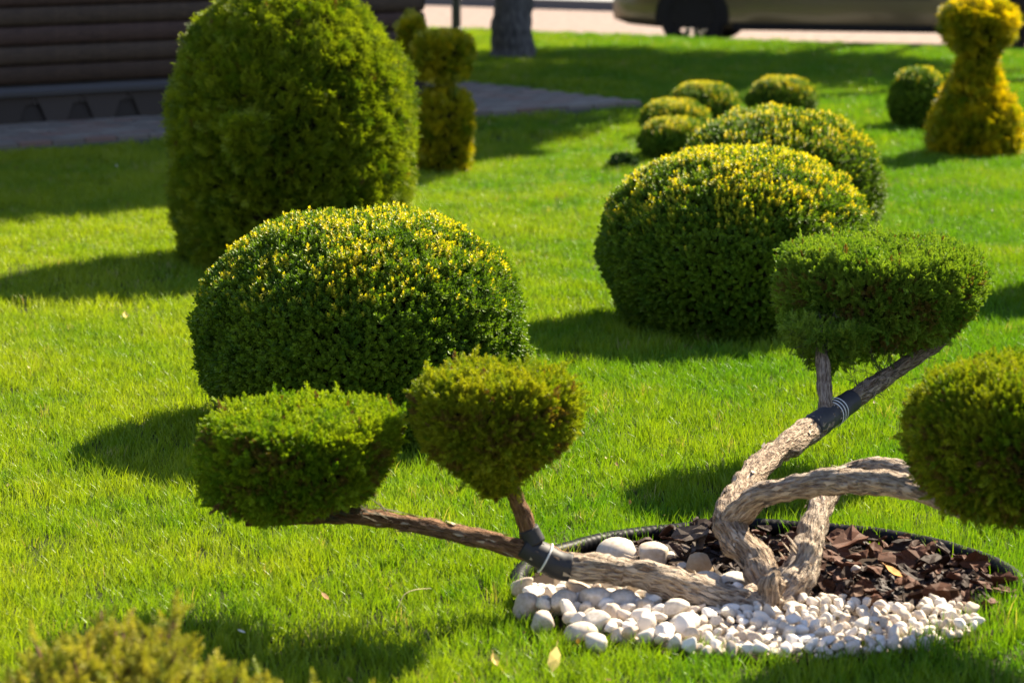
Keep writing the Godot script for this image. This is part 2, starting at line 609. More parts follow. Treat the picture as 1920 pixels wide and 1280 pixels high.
func crown(parent: Node, c: Vector3, r: Vector3, n: int, leafy: Mesh, m: Material, ca: Color, cb: Color) -> void:
	var buf := PackedFloat32Array()
	var blobs := []
	for i in 40:
		blobs.append([c + rv() * r * pow(rng.randf(), 0.45) * 0.85, rng.randf_range(0.4, 0.65) * minf(r.x, r.y)])
	for i in n:
		var b = blobs[i % 40]
		var p: Vector3 = b[0] + rv() * b[1] * pow(rng.randf(), 0.4)
		var s := rng.randf_range(0.7, 1.3)
		put(buf, aim(rv() + Vector3(0, -0.3, 0), rng.randf() * TAU, Vector3(s, s, s)), p, ca.lerp(cb, rng.randf()))
	many("crown", leafy, m, buf, parent)

func build_trees() -> void:
	var bark := mat(Color(0.25, 0.24, 0.225), 0.95, 0.2)
	bark.albedo_texture = speckle(Color(0.35, 0.36, 0.38), Color(1, 1, 1), 0.04, 256, 17)
	bark.uv1_triplanar = true
	bark.uv1_scale = Vector3(3, 0.8, 3)
	var t := PackedVector3Array()
	for i in 7:
		var d := rv()
		leaf_tris(t, d * 0.05, d, rv(), 0.11, 0.075, 0.1)
	var leafy := flat_mesh(t)
	var lm := leaf_mat(0.5, 0.5, Color(0.6, 0.6, 0.2))
	var list := [
		[Vector3(0.0, 0, 20.86), 0.17, Vector3(-0.1, 5.6, 21.2), Vector3(2.3, 1.8, 2.2), 5200, "grey tree trunk standing in the lawn beside the road", "tree"],
		[Vector3(4.75, 0, 19.4), 0.14, Vector3(3.0, 6.1, 19.2), Vector3(2.2, 1.2, 3.9), 11000, "leafy tree outside the picture that shades the lawn by the house", "tree"],
		[Vector3(7.3, -0.1, 27.2), 0.16, Vector3(6.05, 6.3, 24.2), Vector3(2.0, 1.3, 2.6), 6500, "leafy tree across the road that shades the verge", "tree"]]
	for a in list:
		var o := thing("shade_tree", a[5], a[6], v(a[0].x, a[0].y, a[0].z))
		var c := v(a[2].x, a[2].y, a[2].z) - o.position
		var r: float = a[1]
		var pts := [Vector4(0, -0.1, 0, r * 1.3), Vector4(0, 0.12, 0, r * 1.05), Vector4(0.01, 0.6, 0, r * 0.93), Vector4(0.02, 1.6, 0, r * 0.85), Vector4(c.x * 0.15, 3.0, c.z * 0.15, r * 0.7), Vector4(c.x * 0.6, c.y * 0.8, c.z * 0.6, r * 0.45), Vector4(c.x, c.y + 0.6, c.z, r * 0.15)]
		obj("trunk", tube(pts, 8, 20, 0.12, a[0].x + 3.0), bark, o)
		for k in 6:
			var e: Vector3 = c + rv() * a[3] * 0.8
			var s := Vector3(c.x * 0.3, 3.2 + 0.2 * k, c.z * 0.3)
			obj("limb", tube([Vector4(s.x, s.y, s.z, r * 0.35), Vector4((s.x + e.x) / 2, (s.y + e.y) / 2 + 0.2, (s.z + e.z) / 2, r * 0.22), Vector4(e.x, e.y, e.z, 0.015)], 6, 8, 0.1, k), bark, o)
		if a[4] == 11000:
			for e in [[v(4.9, 6.1, 21.7), Vector3(0.8, 0.8, 1.2)], [v(4.3, 6.0, 18.9), Vector3(0.5, 0.5, 1.0)], [v(2.6, 6.1, 17.3), Vector3(1.1, 0.8, 1.0)], [v(1.9, 6.1, 18.6), Vector3(1.2, 0.8, 1.2)]]:
				crown(o, e[0] - o.position, e[1], 2600, leafy, lm, Color(0.05, 0.12, 0.02), Color(0.1, 0.17, 0.02))
		crown(o, c, a[3], a[4], leafy, lm, Color(0.05, 0.12, 0.02), Color(0.1, 0.17, 0.02))

func build_shrubs() -> void:
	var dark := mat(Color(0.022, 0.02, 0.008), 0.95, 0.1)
	var box := []
	var fan := []
	for i in 3:
		box.append(box_sprig())
		fan.append(scale_spray(0.06 + 0.012 * i))
	var bm := leaf_mat(0.5, 0.36, Color(0.65, 0.7, 0.18))
	var tm := leaf_mat(0.5, 0.4, Color(0.7, 0.75, 0.2))
	var ym := leaf_mat(0.42, 0.5, Color(0.9, 0.8, 0.12))
	var dome := [Vector2(0, 1.0), Vector2(0.38, 0.985), Vector2(0.68, 0.885), Vector2(0.875, 0.745), Vector2(0.975, 0.58), Vector2(1.0, 0.425), Vector2(0.965, 0.27), Vector2(0.86, 0.12), Vector2(0.72, 0.015), Vector2(0, 0.0)]
	var ball := [Vector2(0, 1.0), Vector2(0.4, 0.97), Vector2(0.75, 0.84), Vector2(0.95, 0.62), Vector2(1.0, 0.45), Vector2(0.93, 0.25), Vector2(0.78, 0.08), Vector2(0.6, 0.0), Vector2(0, 0.0)]
	# x, d, radius, height, sprigs, yellow shoots, yellow from which height share, label
	var domes := [
		[-0.413, 6.76, 0.45, 0.582, 22000, 3900, 0.62, "large clipped boxwood dome with yellow tips, nearest, behind the left juniper pads", dome],
		[0.755, 8.34, 0.456, 0.588, 16000, 5600, 0.6, "large clipped boxwood dome thick with yellow shoots behind the upright juniper pad", dome],
		[1.08, 10.07, 0.42, 0.565, 13000, 1900, 0.5, "clipped boxwood dome with scattered yellow shoots just behind a yellower dome", dome],
		[0.872, 13.35, 0.195, 0.222, 2600, 380, 0.55, "small clipped boxwood ball nearest in the cluster of small balls", ball],
		[0.943, 14.4, 0.205, 0.226, 2600, 420, 0.55, "small clipped boxwood ball in the middle of the cluster of small balls", ball],
		[1.158, 15.08, 0.218, 0.27, 2800, 520, 0.55, "small clipped boxwood ball at the back of the cluster of small balls", ball],
		[1.675, 15.58, 0.218, 0.262, 2800, 560, 0.6, "small yellow-topped boxwood ball standing alone right of the small cluster", ball],
		[2.445, 15.08, 0.18, 0.365, 2600, 420, 0.75, "small dark boxwood ball beside the golden vase-shaped topiary", ball]]
	for i in domes.size():
		var a = domes[i]
		var o := thing("boxwood_dome" if i < 3 else "boxwood_ball", a[7], "shrub", v(a[0], 0, a[1]), 0.0, "large boxwood domes" if i < 3 else "small boxwood balls")
		solids.append(Vector3(a[0], a[1], a[2] * 0.8))
		var prof := []
		for p in a[8]:
			prof.append(Vector2(p.x * a[2], p.y * a[3]))
		var l := lathe(prof, 0.07 if i < 3 else 0.1, i * 3.7 + 1.0)
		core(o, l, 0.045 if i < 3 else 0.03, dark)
		for k in 3:
			foliage(o, "foliage", l, box[k], bm, {"n": int(a[4] * 0.5), "lo": 0.58, "hi": 0.98, "up": 0.35, "jit": 0.45, "deep": 0.02, "a": Color(0.065, 0.135, 0.008), "b": Color(0.165, 0.245, 0.014)})
		var from: float = a[6] * a[3]
		var h: float = a[3]
		foliage(o, "new_shoots", l, box[1], ym, {"n": a[5] * (4 if i < 3 else 7), "lo": 0.42, "hi": 0.84, "up": 0.8, "jit": 0.35, "deep": 0.006, "sink": 0.002, "a": Color(0.32, 0.4, 0.014), "b": Color(0.7, 0.6, 0.028),
			"keep": func(p: Vector3, n: Vector3) -> float: return smoothstep(from * 0.85, h, p.y) * smoothstep(0.0, 0.7, n.y) * clampf(0.5 + 2.2 * noise.get_noise_3d(p.x * 600.0, p.y * 600.0, p.z * 600.0), 0.05, 1.0)})
	# the tall round thuja with its stub and side lobe
	var th := thing("thuja_topiary", "tall rounded thuja topiary with a stub on its side in front of the timber house", "shrub", v(-0.872, 0, 9.8))
	solids.append(Vector3(-0.855, 9.8, 0.4))
	var g := {"lo": 0.5, "hi": 0.9, "up": 0.45, "jit": 0.55, "deep": 0.022, "sink": 0.026, "a": Color(0.10, 0.17, 0.008), "b": Color(0.30, 0.34, 0.018), "dry": 0.012}
	var shapes := [
		[lathe([Vector2(0, 1.12), Vector2(0.15, 1.09), Vector2(0.29, 0.98), Vector2(0.41, 0.8), Vector2(0.456, 0.62), Vector2(0.46, 0.5), Vector2(0.45, 0.3), Vector2(0.43, 0.1), Vector2(0.39, 0.015), Vector2(0, 0)], 0.06, 2.0), 27000, "foliage"],
		[lathe([Vector2(0, 0.8), Vector2(0.07, 0.78), Vector2(0.11, 0.66), Vector2(0.115, 0.45), Vector2(0.1, 0.25), Vector2(0.06, 0.1), Vector2(0, 0.08)], 0.1, 4.0, Vector3(0.365, 0, -0.13)), 3000, "side_lobe"],
		[lathe([Vector2(0, 0.62), Vector2(0.06, 0.615), Vector2(0.075, 0.59), Vector2(0.068, 0.53), Vector2(0.05, 0.45), Vector2(0, 0.4)], 0.1, 5.0, Vector3(-0.12, 0, 0.465)), 1300, "stub"]]
	for s in shapes:
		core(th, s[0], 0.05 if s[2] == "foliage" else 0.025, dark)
		for k in 3:
			g.n = s[1] / 3
			foliage(th, s[2], s[0], fan[k], tm, g)
	# golden topiaries
	var gold := {"lo": 0.6, "hi": 1.05, "up": 0.5, "jit": 0.5, "deep": 0.015, "sink": 0.025, "a": Color(0.13, 0.2, 0.008), "b": Color(0.72, 0.57, 0.014)}
	var vase := thing("golden_topiary", "golden yellow vase-shaped topiary with a flared head and narrow neck", "shrub", v(2.52, 0, 13.6))
	solids.append(Vector3(2.52, 13.6, 0.2))
	var lv := lathe([Vector2(0, 0.825), Vector2(0.13, 0.81), Vector2(0.185, 0.76), Vector2(0.19, 0.69), Vector2(0.15, 0.615), Vector2(0.1, 0.56), Vector2(0.1, 0.49), Vector2(0.14, 0.38), Vector2(0.2, 0.27), Vector2(0.238, 0.16), Vector2(0.235, 0.08), Vector2(0.21, 0.01), Vector2(0, 0)], 0.08, 6.0)
	core(vase, lv, 0.03, dark)
	for k in 3:
		gold.n = 2200
		foliage(vase, "foliage", lv, fan[k], ym, gold)
	var tier := thing("tiered_golden_shrub", "small tiered golden shrub, two clipped clumps one above the other behind the thuja", "shrub", v(-0.345, 0, 12.75))
	solids.append(Vector3(-0.345, 12.9, 0.12))
	gold.a = Color(0.13, 0.21, 0.008)
	gold.b = Color(0.6, 0.5, 0.014)
	for s in [
		[lathe([Vector2(0, 0.435), Vector2(0.07, 0.425), Vector2(0.125, 0.37), Vector2(0.14, 0.27), Vector2(0.135, 0.14), Vector2(0.115, 0.02), Vector2(0, 0.01)], 0.07, 7.0), 1900, "lower_clump"],
		[lathe([Vector2(0, 0.71), Vector2(0.09, 0.705), Vector2(0.14, 0.66), Vector2(0.143, 0.58), Vector2(0.12, 0.5), Vector2(0, 0.47)], 0.08, 8.0, Vector3(-0.01, 0, 0)), 1500, "upper_clump"],
		[lathe([Vector2(0, 0.8), Vector2(0.05, 0.78), Vector2(0.06, 0.7), Vector2(0.04, 0.6), Vector2(0, 0.58)], 0.12, 9.0, Vector3(-0.165, 0, -0.1)), 500, "top_clump"]]:
		core(tier, s[0], 0.03, dark)
		for k in 2:
			gold.n = s[1] / 2
			foliage(tier, s[2], s[0], fan[k], ym, gold)
	obj("stem", tube([Vector4(0, 0, 0, 0.016), Vector4(0, 0.3, 0, 0.014), Vector4(0, 0.6, 0, 0.012), Vector4(-0.16, 0.72, -0.1, 0.008)], 6, 8, 0.15, 2), mat(Color(0.05, 0.035, 0.025), 0.9), tier)
	# a clipped thuja just outside the frame on the right, whose shade reaches in
	var ot := thing("thuja_cone", "clipped thuja outside the right edge, its shade on the lawn", "shrub", v(2.28, 0, 9.1))
	var lo := lathe([Vector2(0, 0.9), Vector2(0.12, 0.8), Vector2(0.24, 0.55), Vector2(0.28, 0.25), Vector2(0.24, 0.02), Vector2(0, 0)], 0.08, 11.0)
	core(ot, lo, 0.04, dark)
	g.n = 4500
	foliage(ot, "foliage", lo, fan[1], tm, g)

# ------------------------------------------------------------------ the cloud-pruned juniper
func build_bonsai() -> void:
	var o := thing("cloud_pruned_juniper", "old cloud-pruned juniper with twisted bare branches and four clipped pads in the stone bed", "tree", v(0.53, 0, 5.0))
	var b := o.position
	var streak := func(x: int, y: int) -> float:
		var a := TAU * x / 256.0
		var w := 24.0 * noise.get_noise_2d(x * 2.0, y * 2.0)
		var s: float = noise.get_noise_3d(cos(a) * 330.0 + w, sin(a) * 330.0, y * 1.5) * 0.5 + noise.get_noise_3d(cos(a) * 900.0, sin(a) * 900.0 + w, y * 3.2 + 300.0) * 0.4
		return s + 0.18 * noise.get_noise_2d(x * 40.0, y * 30.0)
	var tex := pic(256, 512, func(x: int, y: int):
		var k := clampf(0.5 + 1.1 * streak.call(x, y), 0.0, 1.0)
		return Color(0.56, 0.48, 0.42).lerp(Color(1.0, 0.97, 0.92), smoothstep(0.05, 0.6, k)))
	var hgt := pic(256, 512, func(x: int, y: int):
		var k := smoothstep(0.05, 0.8, clampf(0.5 + 1.1 * streak.call(x, y), 0.0, 1.0))
		return Color(k, k, k))
	var wood := mat(Color(0.42, 0.36, 0.305), 0.85, 0.3)
	wood.albedo_texture = tex
	wood.heightmap_enabled = true
	wood.heightmap_texture = hgt
	wood.heightmap_scale = 0.9
	var red: StandardMaterial3D = wood.duplicate()
	red.albedo_color = Color(0.27, 0.16, 0.1).linear_to_srgb()
	var dim: StandardMaterial3D = wood.duplicate()
	dim.albedo_color = Color(0.36, 0.29, 0.23).linear_to_srgb()
	var rel := func(rows: Array) -> Array:
		var r := []
		for q in rows:
			r.append(Vector4(q[0] - b.x, q[1], -q[2] - b.z, q[3] * 0.84))
		return r
	# x, height, distance, radius of the limbs
	var stump := [[0.527, -0.03, 4.97, 0.062], [0.539, 0.025, 4.98, 0.055], [0.571, 0.048, 5.0, 0.0507], [0.603, 0.085, 5.03, 0.041], [0.625, 0.123, 5.08, 0.0335], [0.642, 0.156, 5.15, 0.0305], [0.672, 0.184, 5.25, 0.031], [0.727, 0.21, 5.32, 0.0279], [0.787, 0.233, 5.3, 0.0255], [0.841, 0.25, 5.2, 0.0239], [0.883, 0.268, 5.05, 0.0199], [0.954, 0.304, 4.9, 0.0129]]
	var left := [[0.523, -0.01, 4.97, 0.0527], [0.529, 0.053, 5.0, 0.0463], [0.506, 0.094, 5.06, 0.0401], [0.47, 0.129, 5.12, 0.0382], [0.467, 0.155, 5.2, 0.0376], [0.509, 0.177, 5.35, 0.0339], [0.569, 0.196, 5.52, 0.0338], [0.659, 0.205, 5.7, 0.0336], [0.749, 0.213, 5.88, 0.032], [0.822, 0.23, 6.0, 0.0287], [0.914, 0.263, 6.1, 0.0265], [1.005, 0.302, 6.18, 0.0228], [1.095, 0.343, 6.25, 0.0189], [1.182, 0.438, 6.3, 0.0109]]
	var right := [[0.466, 0.142, 5.16, 0.034], [0.486, 0.185, 5.13, 0.0315], [0.524, 0.226, 5.09, 0.029], [0.586, 0.253, 5.05, 0.0287], [0.648, 0.272, 5.02, 0.0307], [0.719, 0.282, 4.98, 0.0294], [0.787, 0.284, 4.93, 0.028], [0.844, 0.276, 4.88, 0.0256], [0.898, 0.264, 4.82, 0.0222], [0.953, 0.28, 4.78, 0.0178], [0.988, 0.36, 4.76, 0.0104]]
	var low := [[0.538, 0.005, 4.97, 0.0549], [0.48, 0.028, 4.94, 0.0491], [0.408, 0.053, 4.93, 0.0424], [0.337, 0.079, 4.93, 0.0391], [0.261, 0.099, 4.94, 0.0359], [0.185, 0.106, 4.95, 0.0338], [0.109, 0.111, 4.95, 0.0316], [0.049, 0.139, 4.95, 0.0272], [-0.016, 0.158, 4.95, 0.0228], [-0.109, 0.18, 4.95, 0.0217], [-0.206, 0.201, 4.95, 0.0206], [-0.293, 0.214, 4.95, 0.0201], [-0.38, 0.216, 4.95, 0.0185], [-0.467, 0.209, 4.95, 0.0141], [-0.543, 0.2, 4.95, 0.0065]]
	obj("trunk", tube(rel.call(stump), 8, 28, 0.32, 1.0), wood, o)
	obj("branch", tube(rel.call(left), 8, 28, 0.26, 2.0), dim, o)
	obj("branch", tube(rel.call(right), 8, 28, 0.24, 3.0), wood, o)
	var lowb := obj("branch", tube(rel.call(low.slice(0, 8)), 8, 28, 0.26, 4.0), wood, o)
	obj("branch", tube(rel.call(low.slice(6)), 8, 24, 0.22, 5.0), red, o)
	var up2 := [[0.06, 0.13, 4.95, 0.024], [0.033, 0.18, 4.95, 0.0217], [0.022, 0.222, 4.94, 0.02], [0.009, 0.258, 4.93, 0.0194], [-0.005, 0.288, 4.92, 0.0188], [-0.016, 0.324, 4.91, 0.0182], [-0.027, 0.414, 4.9, 0.0096]]
	obj("branch", tube(rel.call(up2), 8, 22, 0.22, 6.0), red, o)
	var fork := [[0.758, 0.21, 5.88, 0.0269], [0.756, 0.258, 5.93, 0.0219], [0.761, 0.304, 6.0, 0.0215], [0.768, 0.364, 6.1, 0.0198], [0.786, 0.455, 6.2, 0.0134]]
	obj("branch", tube(rel.call(fork), 8, 18, 0.2, 7.0), dim, o)
	# the dead knob at the foot of the trunk and torn splinters
	obj("knob", tube(rel.call([[0.529, -0.01, 4.94, 0.0306], [0.53, 0.068, 4.93, 0.0293], [0.534, 0.088, 4.935, 0.0235], [0.54, 0.1, 4.945, 0.012]]), 6, 20, 0.6, 9.0), dim, o)
	var sp := PackedVector3Array()
	for k in 420:
		var path: Array = [stump, left, right, low][k % 4]
		var c := catmull(rel.call(path.slice(0, path.size() - 3)), 6)
		var i := rng.randi_range(1, c.size() - 3)
		var q: Vector4 = c[i]
		var t := Vector3(c[i + 1].x - c[i - 1].x, c[i + 1].y - c[i - 1].y, c[i + 1].z - c[i - 1].z).normalized()
		var n := rv()
		n = (n - t * n.dot(t)).normalized()
		var p := Vector3(q.x, q.y, q.z) + n * q.w * 0.97
		var l := rng.randf_range(0.012, 0.04) * (1.0 if k % 9 else 1.6)
		var s := 1.0 if rng.randf() < 0.5 else -1.0
		kite(sp, p - t * s * l * 0.5, p + t * s * l * 0.5 + n * rng.randf_range(0.001, 0.010), n, rng.randf_range(0.004, 0.011))
	for k in 7:
		var p := Vector3(0.59 - b.x + 0.008 * rng.randfn(), 0.10 + 0.004 * k, -5.03 - b.z + 0.008 * rng.randfn())
		spike(sp, p, p + Vector3(-0.012 - 0.003 * k, 0.018 + 0.003 * k, rng.randfn() * 0.01), 0.002)
	var sp2 := PackedVector3Array()
	for k in 170:
		var path: Array = [stump, left, right, low][k % 4]
		var c := catmull(rel.call(path.slice(0, path.size() - 3)), 6)
		var i := rng.randi_range(1, c.size() - 3)
		var q: Vector4 = c[i]
		var t := Vector3(c[i + 1].x - c[i - 1].x, c[i + 1].y - c[i - 1].y, c[i + 1].z - c[i - 1].z).normalized()
		var n := rv()
		n = (n - t * n.dot(t)).normalized()
		var p := Vector3(q.x, q.y, q.z) + n * q.w * 1.01
		var l := rng.randf_range(0.025, 0.06)
		kite(sp2, p - t * l * 0.5, p + t * l * 0.5 + n * rng.randf_range(0.001, 0.007), n, rng.randf_range(0.003, 0.008))
	var strips := obj("bark_strips", flat_mesh(sp2), mat(Color(0.15, 0.10, 0.07), 0.9), o)
	strips.set_meta("kind", "stuff")
	var flakes := obj("peeling_bark", flat_mesh(sp), wood, o)
	flakes.set_meta("kind", "stuff")
	# rubber sleeves and ties where the limbs are braced
	var rubber := mat(Color(0.03, 0.028, 0.03), 0.6, 0.4)
	obj("sleeve", tube(rel.call([[0.12, 0.108, 4.95, 0.0345], [0.093, 0.115, 4.95, 0.0352], [0.054, 0.136, 4.95, 0.0327], [0.02, 0.155, 4.95, 0.0285]]), 6, 24, 0.09, 1.0), rubber, o)
	obj("sleeve", tube(rel.call([[0.046, 0.16, 4.95, 0.0272], [0.033, 0.192, 4.95, 0.0246]]), 6, 24, 0.09, 2.0), rubber, o)
	obj("sleeve", tube(rel.call([[0.708, 0.209, 5.8, 0.0362], [0.756, 0.215, 5.89, 0.0352], [0.805, 0.227, 5.97, 0.0335], [0.832, 0.235, 6.01, 0.0317]]), 6, 24, 0.09, 3.0), rubber, o)
	var white := mat(Color(0.72, 0.7, 0.66), 0.6)
	var ring := func(at: Vector3, axis: Vector3, r: float, w: float) -> Mesh:
		var pts := []
		var bs := aim(axis, 0.0, Vector3.ONE)
		for k in 21:
			var a := TAU * k / 20.0
			var q: Vector3 = at - b + bs * Vector3(cos(a) * r, 0, sin(a) * r)
			pts.append(Vector4(q.x, q.y, q.z, w))
		return tube(pts, 2, 6, 0.0, 0.0, false)
	obj("tie", ring.call(v(0.068, 0.129, 4.95), Vector3(-0.88, 0.46, 0), 0.0316, 0.002), white, o)
	for k in 3:
		obj("tie", ring.call(v(0.772 + k * 0.0075, 0.219 + k * 0.0025, 5.915 + 0.014 * k), Vector3(0.52, 0.08 + 0.04 * k, -0.85), 0.0318, 0.0013), white, o)
	# the four pads
	var sprig := []
	for i in 3:
		sprig.append(juniper_sprig(0.036, 22, 0.0011))
	var jm := leaf_mat(0.5, 0.35, Color(0.85, 0.9, 0.2))
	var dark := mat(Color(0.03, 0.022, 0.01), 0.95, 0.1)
	var at := func(x: float, d: float) -> Vector3: return v(x, 0, d) - b
	var warm := [Color(0.14, 0.25, 0.009), Color(0.33, 0.4, 0.016)]
	var cool := [Color(0.11, 0.21, 0.018), Color(0.27, 0.37, 0.045)]
	var pads := [
		["pad", lathe([Vector2(0, 0.46), Vector2(0.14, 0.459), Vector2(0.184, 0.449), Vector2(0.197, 0.415), Vector2(0.195, 0.35), Vector2(0.17, 0.292), Vector2(0.11, 0.258), Vector2(0.06, 0.242), Vector2(0, 0.238)], 0.09, 21.0, at.call(-0.412, 4.95) + Vector3(0, -0.022, 0), Vector3(0.26, 0, 0)), 8500, warm, "low flat pad on the far left branch"],
		["pad", lathe([Vector2(0, 0.542), Vector2(0.1, 0.538), Vector2(0.146, 0.52), Vector2(0.163, 0.485), Vector2(0.163, 0.44), Vector2(0.142, 0.392), Vector2(0.088, 0.348), Vector2(0.05, 0.318), Vector2(0.026, 0.292), Vector2(0, 0.28)], 0.08, 22.0, at.call(-0.034, 4.9) + Vector3(0, -0.014, 0)), 6200, [Color(0.17, 0.235, 0.009), Color(0.38, 0.37, 0.018)], "rounded yellowish pad on the short upright branch"],
		["pad", lathe([Vector2(0, 0.592), Vector2(0.18, 0.588), Vector2(0.24, 0.568), Vector2(0.261, 0.525), Vector2(0.26, 0.475), Vector2(0.245, 0.425), Vector2(0.205, 0.372), Vector2(0.14, 0.338), Vector2(0, 0.332)], 0.06, 23.0, at.call(0.942, 6.3) + Vector3(0, -0.012, 0), Vector3(0.08, 0, 0)), 12000, cool, "broad high pad on the tall right branch"],
		["pad", lathe([Vector2(0, 0.565), Vector2(0.13, 0.558), Vector2(0.195, 0.53), Vector2(0.23, 0.475), Vector2(0.235, 0.42), Vector2(0.217, 0.355), Vector2(0.18, 0.308), Vector2(0.12, 0.28), Vector2(0, 0.273)], 0.07, 24.0, at.call(1.005, 4.75)), 10500, [Color(0.13, 0.21, 0.008), Color(0.33, 0.34, 0.016)], "low pad at the right edge"]]
	for p in pads:
		var n := Node3D.new()
		n.name = "pad"
		o.add_child(n, true)
		n.set_meta("label", p[4])
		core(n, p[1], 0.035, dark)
		for k in 3:
			foliage(n, "foliage", p[1], sprig[k], jm, {"n": p[2] / 2, "lo": 0.55, "hi": 0.95, "up": 0.5, "jit": 0.55, "deep": 0.014, "sink": 0.012, "a": p[3][0], "b": p[3][1], "dry": 0.025, "dead": 1})
		foliage(n, "stray_shoots", p[1], sprig[1], jm, {"n": p[2] / 60, "lo": 0.9, "hi": 1.4, "up": 0.5, "jit": 0.7, "deep": 0.004, "sink": 0.004, "a": p[3][0], "b": p[3][1], "dry": 0.05})
	# sparse shoots and bare twigs under the high pad, with the lawn showing through
	var sparse := lathe([Vector2(0, 0.43), Vector2(0.12, 0.42), Vector2(0.125, 0.385), Vector2(0.085, 0.335), Vector2(0.045, 0.295), Vector2(0, 0.268)], 0.14, 25.0, at.call(0.79, 6.12))
	foliage(o, "hanging_shoots", sparse, sprig[0], jm, {"n": 1500, "lo": 0.5, "hi": 0.95, "up": 0.2, "jit": 0.7, "deep": 0.03, "a": cool[0], "b": cool[1]})
	var sparse2 := lathe([Vector2(0, 0.4), Vector2(0.1, 0.38), Vector2(0.12, 0.34), Vector2(0.08, 0.3), Vector2(0, 0.27)], 0.2, 26.0, at.call(0.89, 6.2))
	foliage(o, "sparse_shoots", sparse2, sprig[1], jm, {"n": 170, "lo": 0.6, "hi": 1.1, "up": -0.1, "jit": 1.2, "deep": 0.05, "a": cool[0], "b": cool[1]})
	var tw := PackedVector3Array()
	for k in 90:
		var f := rng.randf()
		var p := v(lerpf(0.84, 1.08, f), lerpf(0.24, 0.34, f), lerpf(6.02, 6.23, f)) - b
		if k % 3 == 0:
			p = v(0.765, rng.randf_range(0.3, 0.37), 6.06) - b
		var q := p + Vector3(rng.randf_range(-0.1, 0.1), rng.randf_range(-0.02, 0.1), rng.randf_range(-0.05, 0.03))
		var m := p.lerp(q, 0.5) + rv() * 0.015
		spike(tw, p, m + (m - p) * 0.1, 0.0012)
		spike(tw, m, q, 0.0009)
		for j in 3:
			spike(tw, m.lerp(q, j * 0.3), m.lerp(q, j * 0.3) + rv() * 0.022, 0.0007)
	# bare twigs that leave the limbs and enter the undersides of the pads
	for t in [[v(-0.3, 0.21, 4.95), v(-0.42, 0.27, 4.93), 0.13, 34], [v(-0.4, 0.212, 4.95), v(-0.45, 0.27, 4.93), 0.12, 24], [v(-0.024, 0.3, 4.91), v(-0.03, 0.37, 4.88), 0.09, 26], [v(0.9, 0.27, 4.82), v(0.98, 0.32, 4.72), 0.13, 26]]:
		for k in t[3]:
			var p: Vector3 = t[0] - b + Vector3(rng.randfn() * 0.04, rng.randfn() * 0.004, rng.randfn() * 0.012)
			var q: Vector3 = t[1] - b + Vector3(rng.randf_range(-1, 1) * t[2], rng.randf_range(-0.02, 0.03), rng.randf_range(-0.6, 1.0) * t[2])
			var m := p.lerp(q, 0.5) + rv() * 0.012
			spike(tw, p, m + (m - p) * 0.1, 0.0019)
			spike(tw, m, q, 0.0013)
			for j in 3:
				var w := m.lerp(q, j * 0.35)
				spike(tw, w, w + ((q - m).normalized() + rv() * 0.8) * 0.022, 0.0009)
	var twigs := obj("twigs", flat_mesh(tw), mat(Color(0.06, 0.05, 0.03), 0.9), o)
	twigs.set_meta("kind", "stuff")

# ------------------------------------------------------------------ stones and bark
func ico() -> Array:
	var t := (1.0 + sqrt(5.0)) / 2.0
	var p: Array[Vector3] = []
	for q in [[-1, t, 0], [1, t, 0], [-1, -t, 0], [1, -t, 0], [0, -1, t], [0, 1, t], [0, -1, -t], [0, 1, -t], [t, 0, -1], [t, 0, 1], [-t, 0, -1], [-t, 0, 1]]:
		p.append(Vector3(q[0], q[1], q[2]).normalized())
	var f := [0, 11, 5, 0, 5, 1, 0, 1, 7, 0, 7, 10, 0, 10, 11, 1, 5, 9, 5, 11, 4, 11, 10, 2, 10, 7, 6, 7, 1, 8, 3, 9, 4, 3, 4, 2, 3, 2, 6, 3, 6, 8, 3, 8, 9, 4, 9, 5, 2, 4, 11, 6, 2, 10, 8, 6, 7, 9, 8, 1]
	return [p, f]

func ico_fine(times: int) -> Array:
	var a := ico()
	var p: Array[Vector3] = a[0]
	var f: Array = a[1]
	for n in times:
		var mid := {}
		var g := []
		for i in range(0, f.size(), 3):
			var m := []
			for k in 3:
				var x: int = f[i + k]
				var y: int = f[i + (k + 1) % 3]
				var key := Vector2i(mini(x, y), maxi(x, y))
				if not mid.has(key):
					mid[key] = p.size()
					p.append((p[x] + p[y]).normalized())
				m.append(mid[key])
			g.append_array([f[i], m[0], m[2], f[i + 1], m[1], m[0], f[i + 2], m[2], m[1], m[0], m[1], m[2]])
		f = g
	return [p, f]

func stone(fineness: int, cuts: int, soft: float) -> ArrayMesh:
	var a := ico_fine(fineness)
	var vs := PackedVector3Array()
	var planes := []
	for k in cuts:
		planes.append([rv(), rng.randf_range(0.5, 0.8)])
	var sq := Vector3(rng.randf_range(0.95, 1.35), rng.randf_range(0.6, 0.8), rng.randf_range(0.8, 1.0))
	var o := rng.randf() * 900.0
	for p in a[0]:
		var q: Vector3 = p
		for c in planes:
			var over: float = q.dot(c[0]) - c[1]
			if over > 0.0:
				q -= c[0] * over * (1.0 - soft)
		q *= 1.0 + 0.12 * noise.get_noise_3d(q.x * 60.0 + o, q.y * 60.0, q.z * 60.0)
		vs.append(q * sq)
	var ix := PackedInt32Array()
	for i in range(0, a[1].size(), 3):
		ix.append_array([a[1][i], a[1][i + 2], a[1][i + 1]])
	return smooth_mesh(vs, ix)

